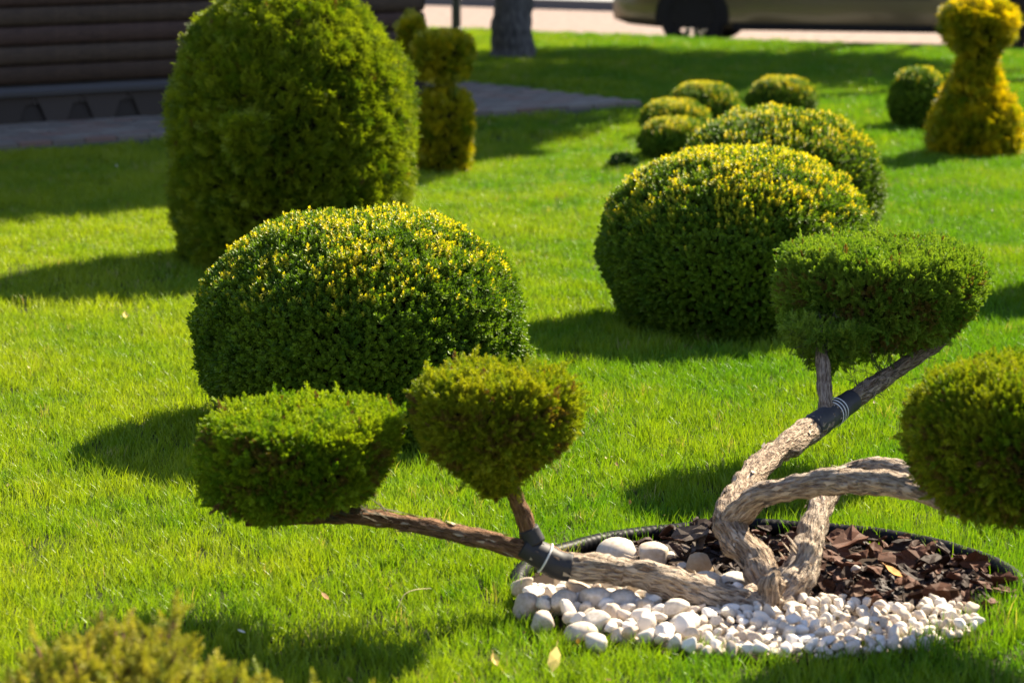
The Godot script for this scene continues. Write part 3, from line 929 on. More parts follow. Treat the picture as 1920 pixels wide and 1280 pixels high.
func chip(pts: int) -> ArrayMesh:                     # a curved plate of bark, ragged edge, unit size
	var t := PackedVector3Array()
	var top: Array[Vector3] = []
	var bot: Array[Vector3] = []
	var curve := rng.randf_range(-0.6, 0.7)
	for k in pts:
		var a := TAU * k / pts
		var r := rng.randf_range(0.6, 1.05)
		var q := Vector3(cos(a) * r, 0, sin(a) * r * 0.6)
		q.y = curve * q.z * q.z * 2.0 + rng.randfn() * 0.03
		top.append(q + Vector3(0, 0.07 + rng.randf() * 0.05, 0))
		bot.append(Vector3(q.x * 0.93, q.y - 0.06 - rng.randf() * 0.05, q.z * 0.93))
	var inner: Array[Vector3] = []
	for k in pts:
		inner.append(top[k] * Vector3(0.5, 0.6, 0.5) + Vector3(0, 0.06 + rng.randfn() * 0.045, 0))
	var mid := Vector3(0, 0.1, 0)
	for k in pts:
		var n := (k + 1) % pts
		t.append_array([mid, inner[n], inner[k], inner[k], inner[n], top[n], inner[k], top[n], top[k], top[k], top[n], bot[n], top[k], bot[n], bot[k], bot[k], bot[n], Vector3(0, -0.08, 0)])
	return flat_mesh(t)

func build_bed() -> void:
	var soil := mat(Color(0.03, 0.02, 0.014), 0.95, 0.2)
	var pts := []
	for k in 40:
		pts.append(RING + Vector2(cos(TAU * k / 40.0) * (RING_X + 0.01), sin(TAU * k / 40.0) * (RING_D + 0.01)))
	struct("bed_soil", poly(pts, 0.006, 0.0), soil)
	# black corrugated edging
	var hose := []
	for k in 141:
		var a := TAU * k / 140.0
		var lift := 0.008 * noise.get_noise_2d(cos(a) * 90.0, sin(a) * 90.0) + (0.012 if sin(a) > 0.1 else maxf(0.012 + 0.09 * (sin(a) - 0.1), -0.032))
		hose.append(Vector4(RING.x + cos(a) * RING_X, 0.01 + lift, -(RING.y + sin(a) * RING_D), 0.0185))
	var hv := PackedVector3Array()
	var hi := PackedInt32Array()
	var c := catmull(hose, 6)
	for i in c.size():
		var q: Vector4 = c[i]
		var out := Vector3((q.x - RING.x), 0, q.z + RING.y).normalized()
		for k in 13:
			var a := TAU * k / 12.0
			var r: float = q.w * (1.0 + (0.025 if i % 4 < 2 else -0.01))
			hv.append(Vector3(q.x, q.y, q.z) + (out * cos(a) + Vector3.UP * sin(a)) * r)
	for i in c.size() - 1:
		for k in 12:
			var a := i * 13 + k
			hi.append_array([a, a + 13, a + 1, a + 1, a + 13, a + 14])
	var edge := obj("garden_edging", smooth_mesh(hv, hi), mat(Color(0.006, 0.006, 0.007), 0.5, 0.22))
	tag(edge, "black corrugated hose edging round the stone bed of the juniper", "edging")

	var st := []
	for k in 6:
		st.append(stone(2, 4 if k < 4 else 2, 0.18))
	var sm := []
	for k in 8:
		sm.append(stone(2, 8, 0.06))
	var cols := [Color(0.63, 0.56, 0.48), Color(0.68, 0.62, 0.55), Color(0.58, 0.49, 0.4), Color(0.7, 0.66, 0.6)]
	var mats := []
	var spk := speckle(Color(0.8, 0.77, 0.72), Color(1, 1, 1), 0.03, 256, 23)
	for k in cols:
		var m := mat(k, 0.72, 0.35)
		m.albedo_texture = spk
		m.uv1_triplanar = true
		m.uv1_scale = Vector3(0.4, 0.4, 0.4)
		mats.append(m)
	var tan := mat(Color(0.42, 0.31, 0.2), 0.75, 0.3)
	tan.albedo_texture = spk
	tan.uv1_triplanar = true
	tan.uv1_scale = Vector3(0.4, 0.4, 0.4)
	# the larger cobbles: x, distance, radius, height, material, label
	var big := [
		[0.235, 5.32, 0.038, 0.03, 0, "large cream cobble by the black edging, left of a rounder one"],
		[0.305, 5.29, 0.039, 0.03, 2, "large rounded cream cobble in back of the low branch, second from the edging"],
		[0.405, 5.22, 0.034, 0.026, 4, "tan brown cobble in front of the bark chips"],
		[0.415, 5.1, 0.031, 0.024, 2, "grey-white cobble below the tan brown one"],
		[0.465, 5.105, 0.032, 0.022, 3, "flat white cobble right of the tan brown one, half in shade"],
		[0.475, 4.99, 0.022, 0.02, 3, "small oval white stone close to the trunk, behind the low branch"],
		[0.075, 5.01, 0.024, 0.025, 0, "cream cobble under the black sleeve of the low branch"],
		[0.165, 4.925, 0.033, 0.04, 1, "largest smooth white cobble in front of the low branch"],
		[0.11, 4.925, 0.03, 0.033, 0, "white cobble left of the largest smooth one"],
		[0.225, 4.925, 0.031, 0.035, 1, "slanting white cobble right of the largest smooth one"],
		[0.2, 5.025, 0.034, 0.04, 3, "white cobble tucked under the low branch behind the largest one"],
		[0.27, 4.88, 0.026, 0.03, 2, "white cobble with a shaded edge below the middle of the low branch"],
		[0.345, 4.8, 0.028, 0.026, 3, "tilted oblong white cobble near the trunk, half shaded"],
		[0.305, 4.775, 0.02, 0.02, 3, "small blocky white cobble left of the tilted oblong one"],
		[0.03, 4.92, 0.033, 0.024, 2, "broad cream cobble at the left end of the bed by the grass"],
		[0.135, 4.755, 0.027, 0.022, 0, "flat cream cobble low in the left part of the bed"],
		[0.165, 4.705, 0.024, 0.018, 1, "white cobble next to the grass at the front left of the bed"],
		[0.06, 4.825, 0.026, 0.022, 0, "rough white cobble at the left rim, in front of the broad cream one"]]
	var taken := []
	for i in big.size():
		var a = big[i]
		var m: Material = tan if a[4] == 4 else mats[a[4]]
		var bs := Basis(Vector3.UP, i * 1.9) * Basis(Vector3.RIGHT, rng.randf_range(-0.3, 0.3)) * Basis.from_scale(Vector3(1.1, 1.25, 1.1) * a[2])
		var o := obj("cobble", st[(i * 2 + 5) % 6], m, null, Transform3D(bs, v(a[0], a[3] + 0.008, a[1])))
		tag(o, a[5], "stone", "larger cobbles in the bed")
		taken.append(Vector3(a[0], a[1], a[2] * 0.85))
	# white pebbles
	var back := func(x: float) -> float:             # where the pebbles give way to bark
		if x < 0.5:
			return 5.06 - 0.1 * absf(x - 0.1)
		return 4.97 - 0.14 * (x - 0.5) + 0.03 * sin(x * 31.0)
	var rest := PackedFloat32Array()
	var cells := []
	var tries := 0
	while cells.size() < 640 and tries < 60000:
		tries += 1
		var x := rng.randf_range(-0.01, 1.12)
		var d := rng.randf_range(4.65, 5.15)
		if not in_ring(x, d, 0.01) or d > back.call(x):
			continue
		if x > 0.93 or (x > 0.8 and d > 4.93 - 0.4 * (x - 0.8) and rng.randf() < 0.9):
			continue
		var r := rng.randf_range(0.0095, 0.0175) * (1.6 - 0.5 * smoothstep(4.75, 4.9, 5.65 - d) if x < 0.36 else 1.0)
		var ok := Vector2(x - 0.53, d - 5.0).length() > 0.055
		for k in taken:
			if absf(k.x - x) < 0.06 and Vector2(k.x - x, k.y - d).length() < (k.z + r) * (0.74 if x < 0.36 else 0.82):
				ok = false
				break
		if ok:
			taken.append(Vector3(x, d, r))
			cells.append(Vector3(x, d, r))
	cells.sort_custom(func(p, q): return p.y < q.y)
	var n := 0
	var protos := []
	for k in 32:
		var o := MeshInstance3D.new()
		o.name = "pebble"
		o.mesh = sm[k % 8]
		o.material_override = mats[k / 8]
		tag(o, "small white pebble among many alike in the front of the juniper bed", "stone", "white pebbles in the juniper bed")
		protos.append(o)
	for i in cells.size():
		var q: Vector3 = cells[i]
		var bs := Basis(rv(), rng.randf() * TAU) * Basis.from_scale(Vector3.ONE * q.z)
		var y := q.z * 0.6 + 0.012 + 0.012 * rng.randf() + 0.014 * smoothstep(4.7, 4.85, q.y)
		if i % 2 == 0 and n < 282:
			var o: MeshInstance3D = protos[rng.randi() % 32].duplicate()
			o.name = numbered("pebble")
			o.transform = Transform3D(bs, v(q.x, y, q.y))
			var size := "smallest" if q.z < 0.0115 else ("middle-sized" if q.z < 0.016 else "larger")
			var where := "at the bed's left end"
			if q.x > 0.15:
				where = "in front of the middle of the low branch"
			if q.x > 0.42:
				where = "in front of the foot of the trunk"
			if q.x > 0.64:
				where = "in front of the bark chips"
			o.set_meta("label", "%s white pebble %s, %s" % [size, where, "against the grass" if q.y < 4.76 else ("midway to the grass" if q.y < 4.88 else "away from the grass")])
			add_child(o, true)
			n += 1
		else:
			put(rest, bs, v(q.x, y, q.y), cols[rng.randi() % 4])
	for i in 1500:                                   # the layer below, seen in the gaps
		var x := rng.randf_range(0.0, 1.1)
		var d := rng.randf_range(4.66, 5.13)
		if in_ring(x, d, -0.01) and d < back.call(x) - 0.02 and x < 0.9 and not (x > 0.82 and d > 4.86):
			put(rest, Basis(rv(), rng.randf() * TAU) * Basis.from_scale(Vector3.ONE * rng.randf_range(0.008, 0.012)), v(x, 0.008, d), cols[rng.randi() % 4])
	for o in protos:
		o.free()
	var pm := mat(Color(1, 1, 1), 0.72, 0.35)
	pm.vertex_color_use_as_albedo = true
	tag(many("pebble_bed", sm[2], pm, rest), "layer of small white pebbles filling the front of the bed", "pebbles")
	# bark chips
	var cm := []
	var btex := pic(128, 128, func(x: int, y: int):
		var k := clampf(0.72 + 0.5 * noise.get_noise_2d(x * 22.0, y * 75.0) + 0.3 * noise.get_noise_2d(x * 90.0, y * 200.0), 0.15, 1.0)
		return Color(k, k, k))
	for k in [Color(0.16, 0.062, 0.03), Color(0.09, 0.038, 0.02), Color(0.22, 0.11, 0.06), Color(0.055, 0.03, 0.02), Color(0.17, 0.13, 0.10), Color(0.22, 0.095, 0.055)]:
		var m := mat(k, 0.7, 0.28)
		m.albedo_texture = btex
		m.uv1_triplanar = true
		m.uv1_scale = Vector3(0.5, 0.5, 0.5)
		cm.append(m)
	var chips := []
	for k in 9:
		chips.append(chip(9 + k % 4))
	var named := [
		[0.995, 5.21, 0.036, Vector3(1.25, 0.3, 0.2), 0, "tall reddish bark slab standing on edge near the black edging"],
		[0.835, 5.25, 0.062, Vector3(0.15, 0.2, 0.05), 0, "widest flat bark slab in the middle of the bark"],
		[0.875, 4.98, 0.04, Vector3(1.0, -0.2, 0.1), 0, "dark red bark slab leaning towards the pebbles, right of the yellow leaf"],
		[0.75, 5.36, 0.05, Vector3(0.3, 0.6, 0.15), 5, "silvery pink curled bark piece in the sun at the back"],
		[0.62, 5.08, 0.032, Vector3(0.35, 1.2, -0.2), 2, "pale brown bark chip against the right side of the trunk"],
		[0.40, 5.42, 0.05, Vector3(0.5, 0.2, 0.3), 4, "grey bark piece in the shade left of the trunk, behind the cobbles"]]
	for a in named:
		var e: Vector3 = a[3]
		var o := obj("bark_slab", chips[rng.randi() % 9], cm[a[4]], null, Transform3D(Basis.from_euler(e) * Basis.from_scale(Vector3.ONE * a[2]), v(a[0], 0.05, a[1])))
		tag(o, a[5], "bark", "larger bark pieces")
	var under := PackedFloat32Array()
	var count := 0
	for i in 1150:
		var a := rng.randf() * TAU
		var rr := sqrt(rng.randf())
		var x := RING.x + cos(a) * rr * (RING_X - 0.03)
		var d := RING.y + sin(a) * rr * (RING_D - 0.03)
		if d < back.call(x) + 0.015 or (x < 0.42 and d < 5.14 + 0.35 * (0.42 - x)) or (x < 0.26) or (x < 0.45 and rng.randf() < 0.4):
			continue
		if Vector2(x - 0.53, d - 5.0).length() < 0.045:
			continue
		var s := rng.randf_range(0.011, 0.036)
		var bs := Basis(Vector3.UP, rng.randf() * TAU) * Basis(Vector3.RIGHT, rng.randfn() * 0.5) * Basis(Vector3.BACK, rng.randfn() * 0.4) * Basis.from_scale(Vector3(s, s, s))
		if count < 250 and i % 3 > 0:
			var tone: int = [0, 1, 2, 0, 1, 3, 5, 4, 0, 3][rng.randi() % 10]
			if x < 0.5:
				tone = [3, 4, 3, 1][rng.randi() % 4]
			var where := "right of the trunk beside the pebbles"
			if x < 0.5:
				where = "left of the trunk behind the cobbles"
			elif d > 5.3:
				where = "at the back by the black edging"
			elif x > 0.86:
				where = "at the bed's right end"
			elif d > 5.1:
				where = "behind the orange leaf"
			var o := obj("bark_chip", chips[rng.randi() % 9], cm[tone], null, Transform3D(bs, v(x, 0.018 + 0.028 * rng.randf(), d)))
			tag(o, "%s %s bark chip %s" % ["large" if s > 0.028 else ("small" if s < 0.018 else "middle-sized"), ["reddish brown", "dark brown", "light brown", "blackish", "greyish", "rusty red"][tone], where], "bark", "bark chips in the juniper bed")
			count += 1
		else:
			put(under, bs, v(x, 0.012, d), [Color(0.1, 0.042, 0.026), Color(0.05, 0.028, 0.02), Color(0.13, 0.08, 0.06)][rng.randi() % 3])
	var um := mat(Color(1, 1, 1), 0.7, 0.4)
	um.vertex_color_use_as_albedo = true
	um.albedo_texture = btex
	um.uv1_triplanar = true
	um.uv1_scale = Vector3(0.5, 0.5, 0.5)
	tag(many("bark_mulch", chips[3], um, under), "lower layer of broken bark mulch under the bark chips", "mulch")
	var bits := PackedFloat32Array()
	for i in 60:
		var x := rng.randf_range(0.02, 1.0)
		var d := rng.randf_range(4.68, 5.05)
		if in_ring(x, d, -0.03) and d < back.call(x):
			var s := rng.randf_range(0.004, 0.011)
			put(bits, Basis(rv(), rng.randf() * 6.0) * Basis.from_scale(Vector3.ONE * s), v(x, 0.032 + 0.01 * smoothstep(4.7, 4.85, d), d), [Color(0.1, 0.05, 0.03), Color(0.2, 0.16, 0.1), Color(0.06, 0.04, 0.03)][i % 3])
	tag(many("bark_crumbs", chips[1], um, bits), "crumbs of bark scattered over the white pebbles", "bark")
	for i in 16:
		var x := rng.randf_range(0.16, 0.47)
		var d := 5.1 + rng.randf() * 0.17
		var ok := true
		for k in taken:
			if Vector2(k.x - x, k.y - d).length() < k.z + 0.008:
				ok = false
		if ok:
			taken.append(Vector3(x, d, 0.012))
			var o := obj("pebble", sm[i % 8], mats[i % 4], null, Transform3D(Basis(rv(), rng.randf() * 6.0) * Basis.from_scale(Vector3.ONE * rng.randf_range(0.012, 0.018)), v(x, 0.022, d)))
			tag(o, "white pebble between the cobbles behind the low branch", "stone", "pebbles behind the low branch")
	# stray pebbles in the bark
	var stray := [[0.735, 5.17, 0.014, "white pebble alone in the bark, behind the yellow leaf"], [0.345, 5.29, 0.013, "white pebble alone in the shade beside the tan brown cobble"], [0.905, 4.82, 0.012, "white pebble alone at the front of the bark by the grass"], [0.54, 5.3, 0.012, "white pebble in the shade between the two trunks"]]
	for a in stray:
		var o := obj("pebble", sm[4], mats[1], null, Transform3D(Basis(rv(), 1.0) * Basis.from_scale(Vector3.ONE * a[2]), v(a[0], 0.04, a[1])))
		tag(o, a[3], "stone")

# ------------------------------------------------------------------ the parked car
func build_car() -> void:
	var o := thing("parked_car", "beige gold car parked on the road beyond the lawn, its side in shade", "car", v(1.74, -0.17, 24.35), deg_to_rad(-14.0))
	# local: +x towards the rear (right in the picture), z = 0 at the near wheel faces, -z across the car; origin under the near front wheel
	var paint := mat(Color(0.11, 0.092, 0.045), 0.36, 0.5)
	paint.metallic = 0.45
	paint.clearcoat_enabled = true
	paint.clearcoat = 0.6
	paint.clearcoat_roughness = 0.15
	var black := mat(Color(0.012, 0.012, 0.012), 0.7, 0.3)
	var glass := mat(Color(0.02, 0.025, 0.025), 0.08, 0.6)
	# stations along x: x, bottom, belt, roof, half width at sill, at belt, at roof
	var stn := [[-0.86, 0.36, 0.56, 0.58, 0.45, 0.42, 0.4], [-0.82, 0.29, 0.62, 0.66, 0.66, 0.62, 0.58], [-0.66, 0.25, 0.68, 0.74, 0.79, 0.75, 0.68], [-0.38, 0.23, 0.72, 0.82, 0.845, 0.82, 0.72], [0.0, 0.22, 0.76, 0.89, 0.86, 0.85, 0.74], [0.5, 0.21, 0.82, 0.97, 0.865, 0.86, 0.74], [0.62, 0.21, 0.84, 1.03, 0.865, 0.86, 0.72], [1.3, 0.21, 0.88, 1.42, 0.865, 0.86, 0.6], [1.7, 0.21, 0.89, 1.46, 0.865, 0.86, 0.59], [2.5, 0.21, 0.9, 1.44, 0.865, 0.855, 0.59], [3.0, 0.23, 0.91, 1.36, 0.855, 0.84, 0.58], [3.35, 0.28, 0.92, 1.15, 0.83, 0.8, 0.6], [3.5, 0.36, 0.9, 1.0, 0.76, 0.72, 0.6], [3.54, 0.42, 0.85, 0.9, 0.65, 0.62, 0.55]]
	var vs := PackedVector3Array()
	var ix := PackedInt32Array()
	var rows := 16
	for s in stn:
		for side in [1.0, -1.0]:
			var half := [Vector2(s[4] * 0.8, s[1] - 0.02), Vector2(s[4] * 0.965, s[1]), Vector2(s[4], s[1] + 0.07), Vector2(s[4] * 1.003, lerpf(s[1], s[2], 0.45)), Vector2(s[4] * 0.99, lerpf(s[1], s[2], 0.7)), Vector2(s[5], s[2]), Vector2(s[6] + 0.03, s[3] - 0.05), Vector2(s[6] * 0.85, s[3])]
			if side < 0.0:
				half.reverse()
			for q in half:
				vs.append(Vector3(s[0], q.y, -0.86 + q.x * side))
	for i in stn.size() - 1:
		for k in rows:
			var a := i * rows + k
			var b := i * rows + (k + 1) % rows
			ix.append_array([a, b, a + rows, b, b + rows, a + rows])
	for e in [0, stn.size() - 1]:
		for k in range(1, rows - 1):
			var a: int = e * rows
			if e == 0:
				ix.append_array([a, a + k + 1, a + k])
			else:
				ix.append_array([a, a + k, a + k + 1])
	var body := obj("body", smooth_mesh(vs, ix), paint, o)
	var sill := PackedVector3Array()
	box_tris(sill, Vector3(1.35, 0.235, -0.86), Vector3(1.9, 0.07, 1.745))
	obj("sill", flat_mesh(sill), black, o)
	var mould := PackedVector3Array()
	for s in [0.014, -1.734]:
		box_tris(mould, Vector3(1.35, 0.53, s), Vector3(1.86, 0.04, 0.018))
	obj("door_moulding", flat_mesh(mould), mat(Color(0.03, 0.03, 0.028), 0.6), o)
	for s in [[0.9, 1.58], [1.62, 2.4], [2.46, 3.0]]:
		for side in [1.0, -1.0]:
			var w := PackedVector3Array()
			var z0: float = -0.86 + side * 0.868
			var z1: float = -0.86 + side * 0.655
			var a := Vector3(s[0], 0.92, z0)
			var b := Vector3(s[1], 0.93, z0)
			var c := Vector3(s[1] - 0.04, 1.36, z1)
			var e := Vector3(s[0] + (0.35 if s[0] < 1.0 else 0.0), 1.34, z1)
			w.append_array([a, e, b, b, e, c])
			obj("window", flat_mesh(w), glass, o)
	var tyre := mat(Color(0.014, 0.014, 0.014), 0.85, 0.3)
	var rim := mat(Color(0.013, 0.013, 0.013), 0.7, 0.3)
	for x in [0.0, 2.93]:
		for side in [1.0, -1.0]:
			var w := Node3D.new()
			w.name = "wheel"
			w.position = Vector3(x, 0.315, -0.86 + side * 0.76)
			o.add_child(w, true)
			var arch := PackedVector3Array()
			for k in 20:
				var a := TAU * k / 20.0
				var b := TAU * (k + 1) / 20.0
				var r := 0.365
				var z: float = side * 0.112
				var p := Vector3(cos(a) * r, maxf(sin(a) * r, -0.07), z)
				var q := Vector3(cos(b) * r, maxf(sin(b) * r, -0.07), z)
				arch.append_array([Vector3(0, 0, z), p, q, p, p * Vector3(1, 1, 0), q, q, p * Vector3(1, 1, 0), q * Vector3(1, 1, 0)])
			obj("wheel_arch", flat_mesh(arch), black, w)
			var prof := [Vector2(0.2, 0.1), Vector2(0.24, 0.125), Vector2(0.29, 0.12), Vector2(0.312, 0.095), Vector2(0.315, 0.0), Vector2(0.312, -0.09), Vector2(0.2, -0.1)]
			var tv := PackedVector3Array()
			var ti := PackedInt32Array()
			for k in 33:
				for q in prof:
					tv.append(Vector3(cos(TAU * k / 32.0) * q.x, sin(TAU * k / 32.0) * q.x, q.y * side + side * 0.005))
			for k in 32:
				for j in 6:
					var a: int = k * 7 + j
					ti.append_array([a, a + 1, a + 7, a + 1, a + 8, a + 7] if side > 0 else [a, a + 7, a + 1, a + 1, a + 7, a + 8])
			obj("tyre", smooth_mesh(tv, ti), tyre, w)
			var rt := PackedVector3Array()
			for k in 10:
				var a := TAU * k / 10.0
				var d := Vector3(cos(a), sin(a), 0)
				var s2 := Vector3(-sin(a), cos(a), 0)
				var z := Vector3(0, 0, side * 0.122)
				rt.append_array([d * 0.04 + s2 * 0.02 + z, d * 0.2 + s2 * 0.035 + z * 0.96, d * 0.2 - s2 * 0.035 + z * 0.96, d * 0.04 + s2 * 0.02 + z, d * 0.2 - s2 * 0.035 + z * 0.96, d * 0.04 - s2 * 0.02 + z])
				rt.append_array([z * 1.02, d * 0.045 - s2 * 0.02 + z, d * 0.045 + s2 * 0.02 + z])
			obj("rim", flat_mesh(rt), rim, w)
	var hl := PackedVector3Array()
	box_tris(hl, Vector3(-0.74, 0.6, -0.3), Vector3(0.1, 0.12, 0.3), Basis(Vector3.UP, -0.7), 0.02)
	obj("headlight", flat_mesh(hl), glass, o)
	var hl2 := PackedVector3Array()
	box_tris(hl2, Vector3(-0.74, 0.6, -1.42), Vector3(0.1, 0.12, 0.3), Basis(Vector3.UP, 0.7), 0.02)
	obj("headlight", flat_mesh(hl2), glass, o)
	body.set_meta("label", "beige gold bodywork")

# ------------------------------------------------------------------ small things
func build_small() -> void:
	# the post by the road
	var p := thing("metal_post", "thin dark metal post at the road edge behind the golden tiered shrub", "post", v(-0.535, 0, 24.2))
	var dk := mat(Color(0.018, 0.02, 0.024), 0.5, 0.5)
	obj("shaft", tube([Vector4(0, -0.05, 0, 0.045), Vector4(0, 1.2, 0, 0.043), Vector4(0, 2.6, 0, 0.04)], 3, 16, 0.0, 0.0), dk, p)
	obj("collar", tube([Vector4(0, 0.0, 0, 0.065), Vector4(0, 0.04, 0, 0.06), Vector4(0, 0.06, 0, 0.047)], 3, 16, 0.0, 0.0), dk, p)
	obj("cap", tube([Vector4(0, 2.6, 0, 0.055), Vector4(0, 2.64, 0, 0.05), Vector4(0, 2.67, 0, 0.01)], 3, 16, 0.0, 0.0), dk, p)
	# fallen leaves
	var yl := leaf_mat(0.6, 0.4, Color(0.6, 0.5, 0.2))
	var lf := PackedVector3Array()
	leaf_tris(lf, Vector3(0, 0, -0.5), Vector3.BACK, Vector3.UP, 1.0, 0.62, 0.16)
	kite(lf, Vector3(0, 0, -0.72), Vector3(0, 0.02, -0.48), Vector3.UP, 0.05)
	var lmesh := flat_mesh(lf)
	var leaves := [
		[-0.032, 4.57, 0.022, Vector3(0.9, 0.5, 0.0), Color(0.68, 0.45, 0.12), 0.036, "small yellow fallen leaf in the grass in front of the bed, the left of two"],
		[0.08, 4.555, 0.04, Vector3(1.15, -0.5, 0.2), Color(0.72, 0.47, 0.1), 0.04, "larger yellow fallen leaf upright in the grass in front of the bed"],
		[-1.31, 8.36, 0.024, Vector3(0.7, 0.3, 0.0), Color(0.75, 0.55, 0.12), 0.036, "yellow fallen leaf on the open lawn left of the nearest boxwood dome"],
		[0.80, 5.07, 0.034, Vector3(0.5, 1.1, 0.1), Color(0.62, 0.27, 0.03), 0.05, "orange fallen leaf lying on the bark chips"],
		[-2.02, 9.62, 0.02, Vector3(0.4, 0.3, 0.0), Color(0.6, 0.42, 0.14), 0.035, "pale fallen leaf on the lawn at the left edge"],
		[-0.385, 4.98, 0.018, Vector3(0.6, 1.0, 0.0), Color(0.3, 0.13, 0.05), 0.04, "brown withered leaf in the grass under the left pad branch"],
		[-0.53, 4.72, 0.014, Vector3(0.3, 1.2, 0.0), Color(0.8, 0.74, 0.6), 0.045, "tiny white leaf scrap in the grass beside the front shrub"],
		[1.17, 6.9, 0.02, Vector3(0.5, 0.4, 0.0), Color(0.5, 0.22, 0.06), 0.04, "rusty fallen leaf on the lawn behind the right pad"]]
	for a in leaves:
		var m: StandardMaterial3D = yl.duplicate()
		m.vertex_color_use_as_albedo = false
		m.albedo_color = a[4].linear_to_srgb()
		var e: Vector3 = a[3]
		var o := obj("fallen_leaf", lmesh, m, null, Transform3D(Basis.from_euler(e) * Basis.from_scale(Vector3.ONE * a[2] * 1.3), v(a[0], a[5] + (0.018 if in_ring(a[0], a[1]) else 0.0), a[1])))
		tag(o, a[6], "leaf", "fallen leaves")
	var scraps := PackedFloat32Array()
	for i in 150:
		var d := rng.randf_range(4.3, 13.0)
		var x := rng.randf_range(-0.24, 0.24) * d
		if in_ring(x, d, 0.03):
			continue
		var s := rng.randf_range(0.005, 0.016)
		put(scraps, Basis.from_euler(Vector3(rng.randf() * 1.2, rng.randf() * TAU, rng.randfn() * 0.4)) * Basis.from_scale(Vector3.ONE * s), v(x, rng.randf_range(0.025, 0.045), d), [Color(0.35, 0.2, 0.07), Color(0.5, 0.42, 0.2), Color(0.2, 0.1, 0.04), Color(0.6, 0.55, 0.4)][i % 4])
	tag(many("leaf_scraps", lmesh, leaf_mat(0.7, 0.3, Color(0.3, 0.3, 0.1)), scraps), "tiny dry leaf scraps and clippings scattered through the lawn", "leaf litter")
	# a curved dry stalk
	var dry := mat(Color(0.5, 0.42, 0.22), 0.8)
	var sk := obj("dry_stalk", tube([Vector4(-0.235, 0.02, -4.96, 0.0011), Vector4(-0.222, 0.042, -4.98, 0.0011), Vector4(-0.2, 0.05, -4.99, 0.001), Vector4(-0.17, 0.05, -5.0, 0.0007)], 5, 5, 0.0, 0.0), dry)
	tag(sk, "thin curved dry stalk in the grass below the low branch", "stalk")
	# the tiny dark plant by the small balls
	var tiny := thing("small_dark_plant", "tiny dark plant in the lawn left of the cluster of small boxwood balls", "plant", v(0.575, 0, 12.9))
	var bs := box_sprig()
	var buf := PackedFloat32Array()
	for i in 90:
		var d := (rv() + Vector3.UP * 0.8).normalized()
		put(buf, aim(d, rng.randf() * 6.0, Vector3.ONE * 1.6), Vector3(d.x * 0.045, 0.01 + absf(d.y) * 0.035, d.z * 0.045), Color(0.03, 0.06, 0.015))
	many("foliage", bs, leaf_mat(0.5, 0.4, Color(0.3, 0.35, 0.1)), buf, tiny)
	# white flowers at the lawn edge by the wheel
	var fl := thing("white_flowers", "little tuft of white flowers at the lawn edge before the car wheel", "flowers", v(1.69, 0, 23.3))
	var st := PackedVector3Array()
	var pt := PackedVector3Array()
	for i in 16:
		var q := Vector3(rng.randf_range(-0.11, 0.11), rng.randf_range(0.05, 0.1), rng.randf_range(-0.05, 0.05))
		spike(st, Vector3(q.x * 0.4, 0, q.z * 0.4), q, 0.002)
		for k in 5:
			var a := TAU * k / 5.0
			var d := Vector3(cos(a), 0.4, sin(a)).normalized()
			leaf_tris(pt, q, d, Vector3.UP, 0.016, 0.012, 0.1)
	obj("stems", flat_mesh(st), mat(Color(0.05, 0.1, 0.02), 0.8), fl)
	obj("petals", flat_mesh(pt), mat(Color(0.7, 0.66, 0.6), 0.8), fl)
	# the spreading juniper close to the viewer, out of focus
	var plume := []
	for i in 2:
		plume.append(juniper_sprig(0.05, 30, 0.0012))
	var jm := leaf_mat(0.55, 0.35, Color(0.7, 0.7, 0.2))
	var fr := [[v(-0.60, 0.025, 3.68), 0.335, 360, "yellow-green spreading juniper with feathery shoots, blurred in the front left corner"], [v(0.345, 0, 4.13), 0.085, 26, "tip of a small yellow-green juniper at the bottom edge before the bed"]]
	for a in fr:
		var o := thing("spreading_juniper", a[3], "shrub", a[0])
		var b2 := PackedFloat32Array()
		var tw := PackedVector3Array()
		var R: float = a[1]
		for i in a[2]:
			var ang := rng.randf() * TAU
			var tilt := rng.randf_range(0.05, 1.35)
			var len := R * rng.randf_range(0.75, 1.08) * (1.0 + 0.12 * sin(ang * 3.0)) * lerpf(0.86, 1.1, tilt / 1.35)
			if i < 5 and R > 0.2:                    # a few long leaders to the right and left
				ang = [0.1, -0.25, 0.3, PI - 0.2, PI + 0.15][i]
				tilt = [1.0, 1.12, 0.9, 1.05, 1.15][i]
				len = R * [1.35, 1.25, 1.2, 1.3, 1.2][i]
			var dir := Vector3(cos(ang) * sin(tilt) * 1.35, cos(tilt), sin(ang) * sin(tilt))
			var p0 := Vector3.ZERO
			var steps := 7
			var col := Color(0.2, 0.26, 0.02).lerp(Color(0.5, 0.47, 0.06), rng.randf())
			for k in steps:
				var p1 := p0 + dir * len / steps
				spike(tw, p0 - dir * 0.004, p1 + dir * 0.004, 0.0026)
				if k >= 3:
					for j in 4:
						var d := (dir + rv() * 0.85).normalized()
						var s := rng.randf_range(0.5, 1.0) * (0.7 if R < 0.2 else 1.0)
						put(b2, aim(d, rng.randf() * TAU, Vector3.ONE * s), p0.lerp(p1, rng.randf()), col.lerp(Color(0.22, 0.1, 0.05), 0.85 if k < 5 and rng.randf() < 0.6 else rng.randf() * 0.3))
				p0 = p1
				dir = (dir + Vector3.UP * 0.06 + rv() * 0.06).normalized()
		var t2 := obj("stems", flat_mesh(tw), mat(Color(0.16, 0.06, 0.05), 0.9), o)
		t2.set_meta("kind", "stuff")
		many("foliage", plume[0], jm, b2, o)

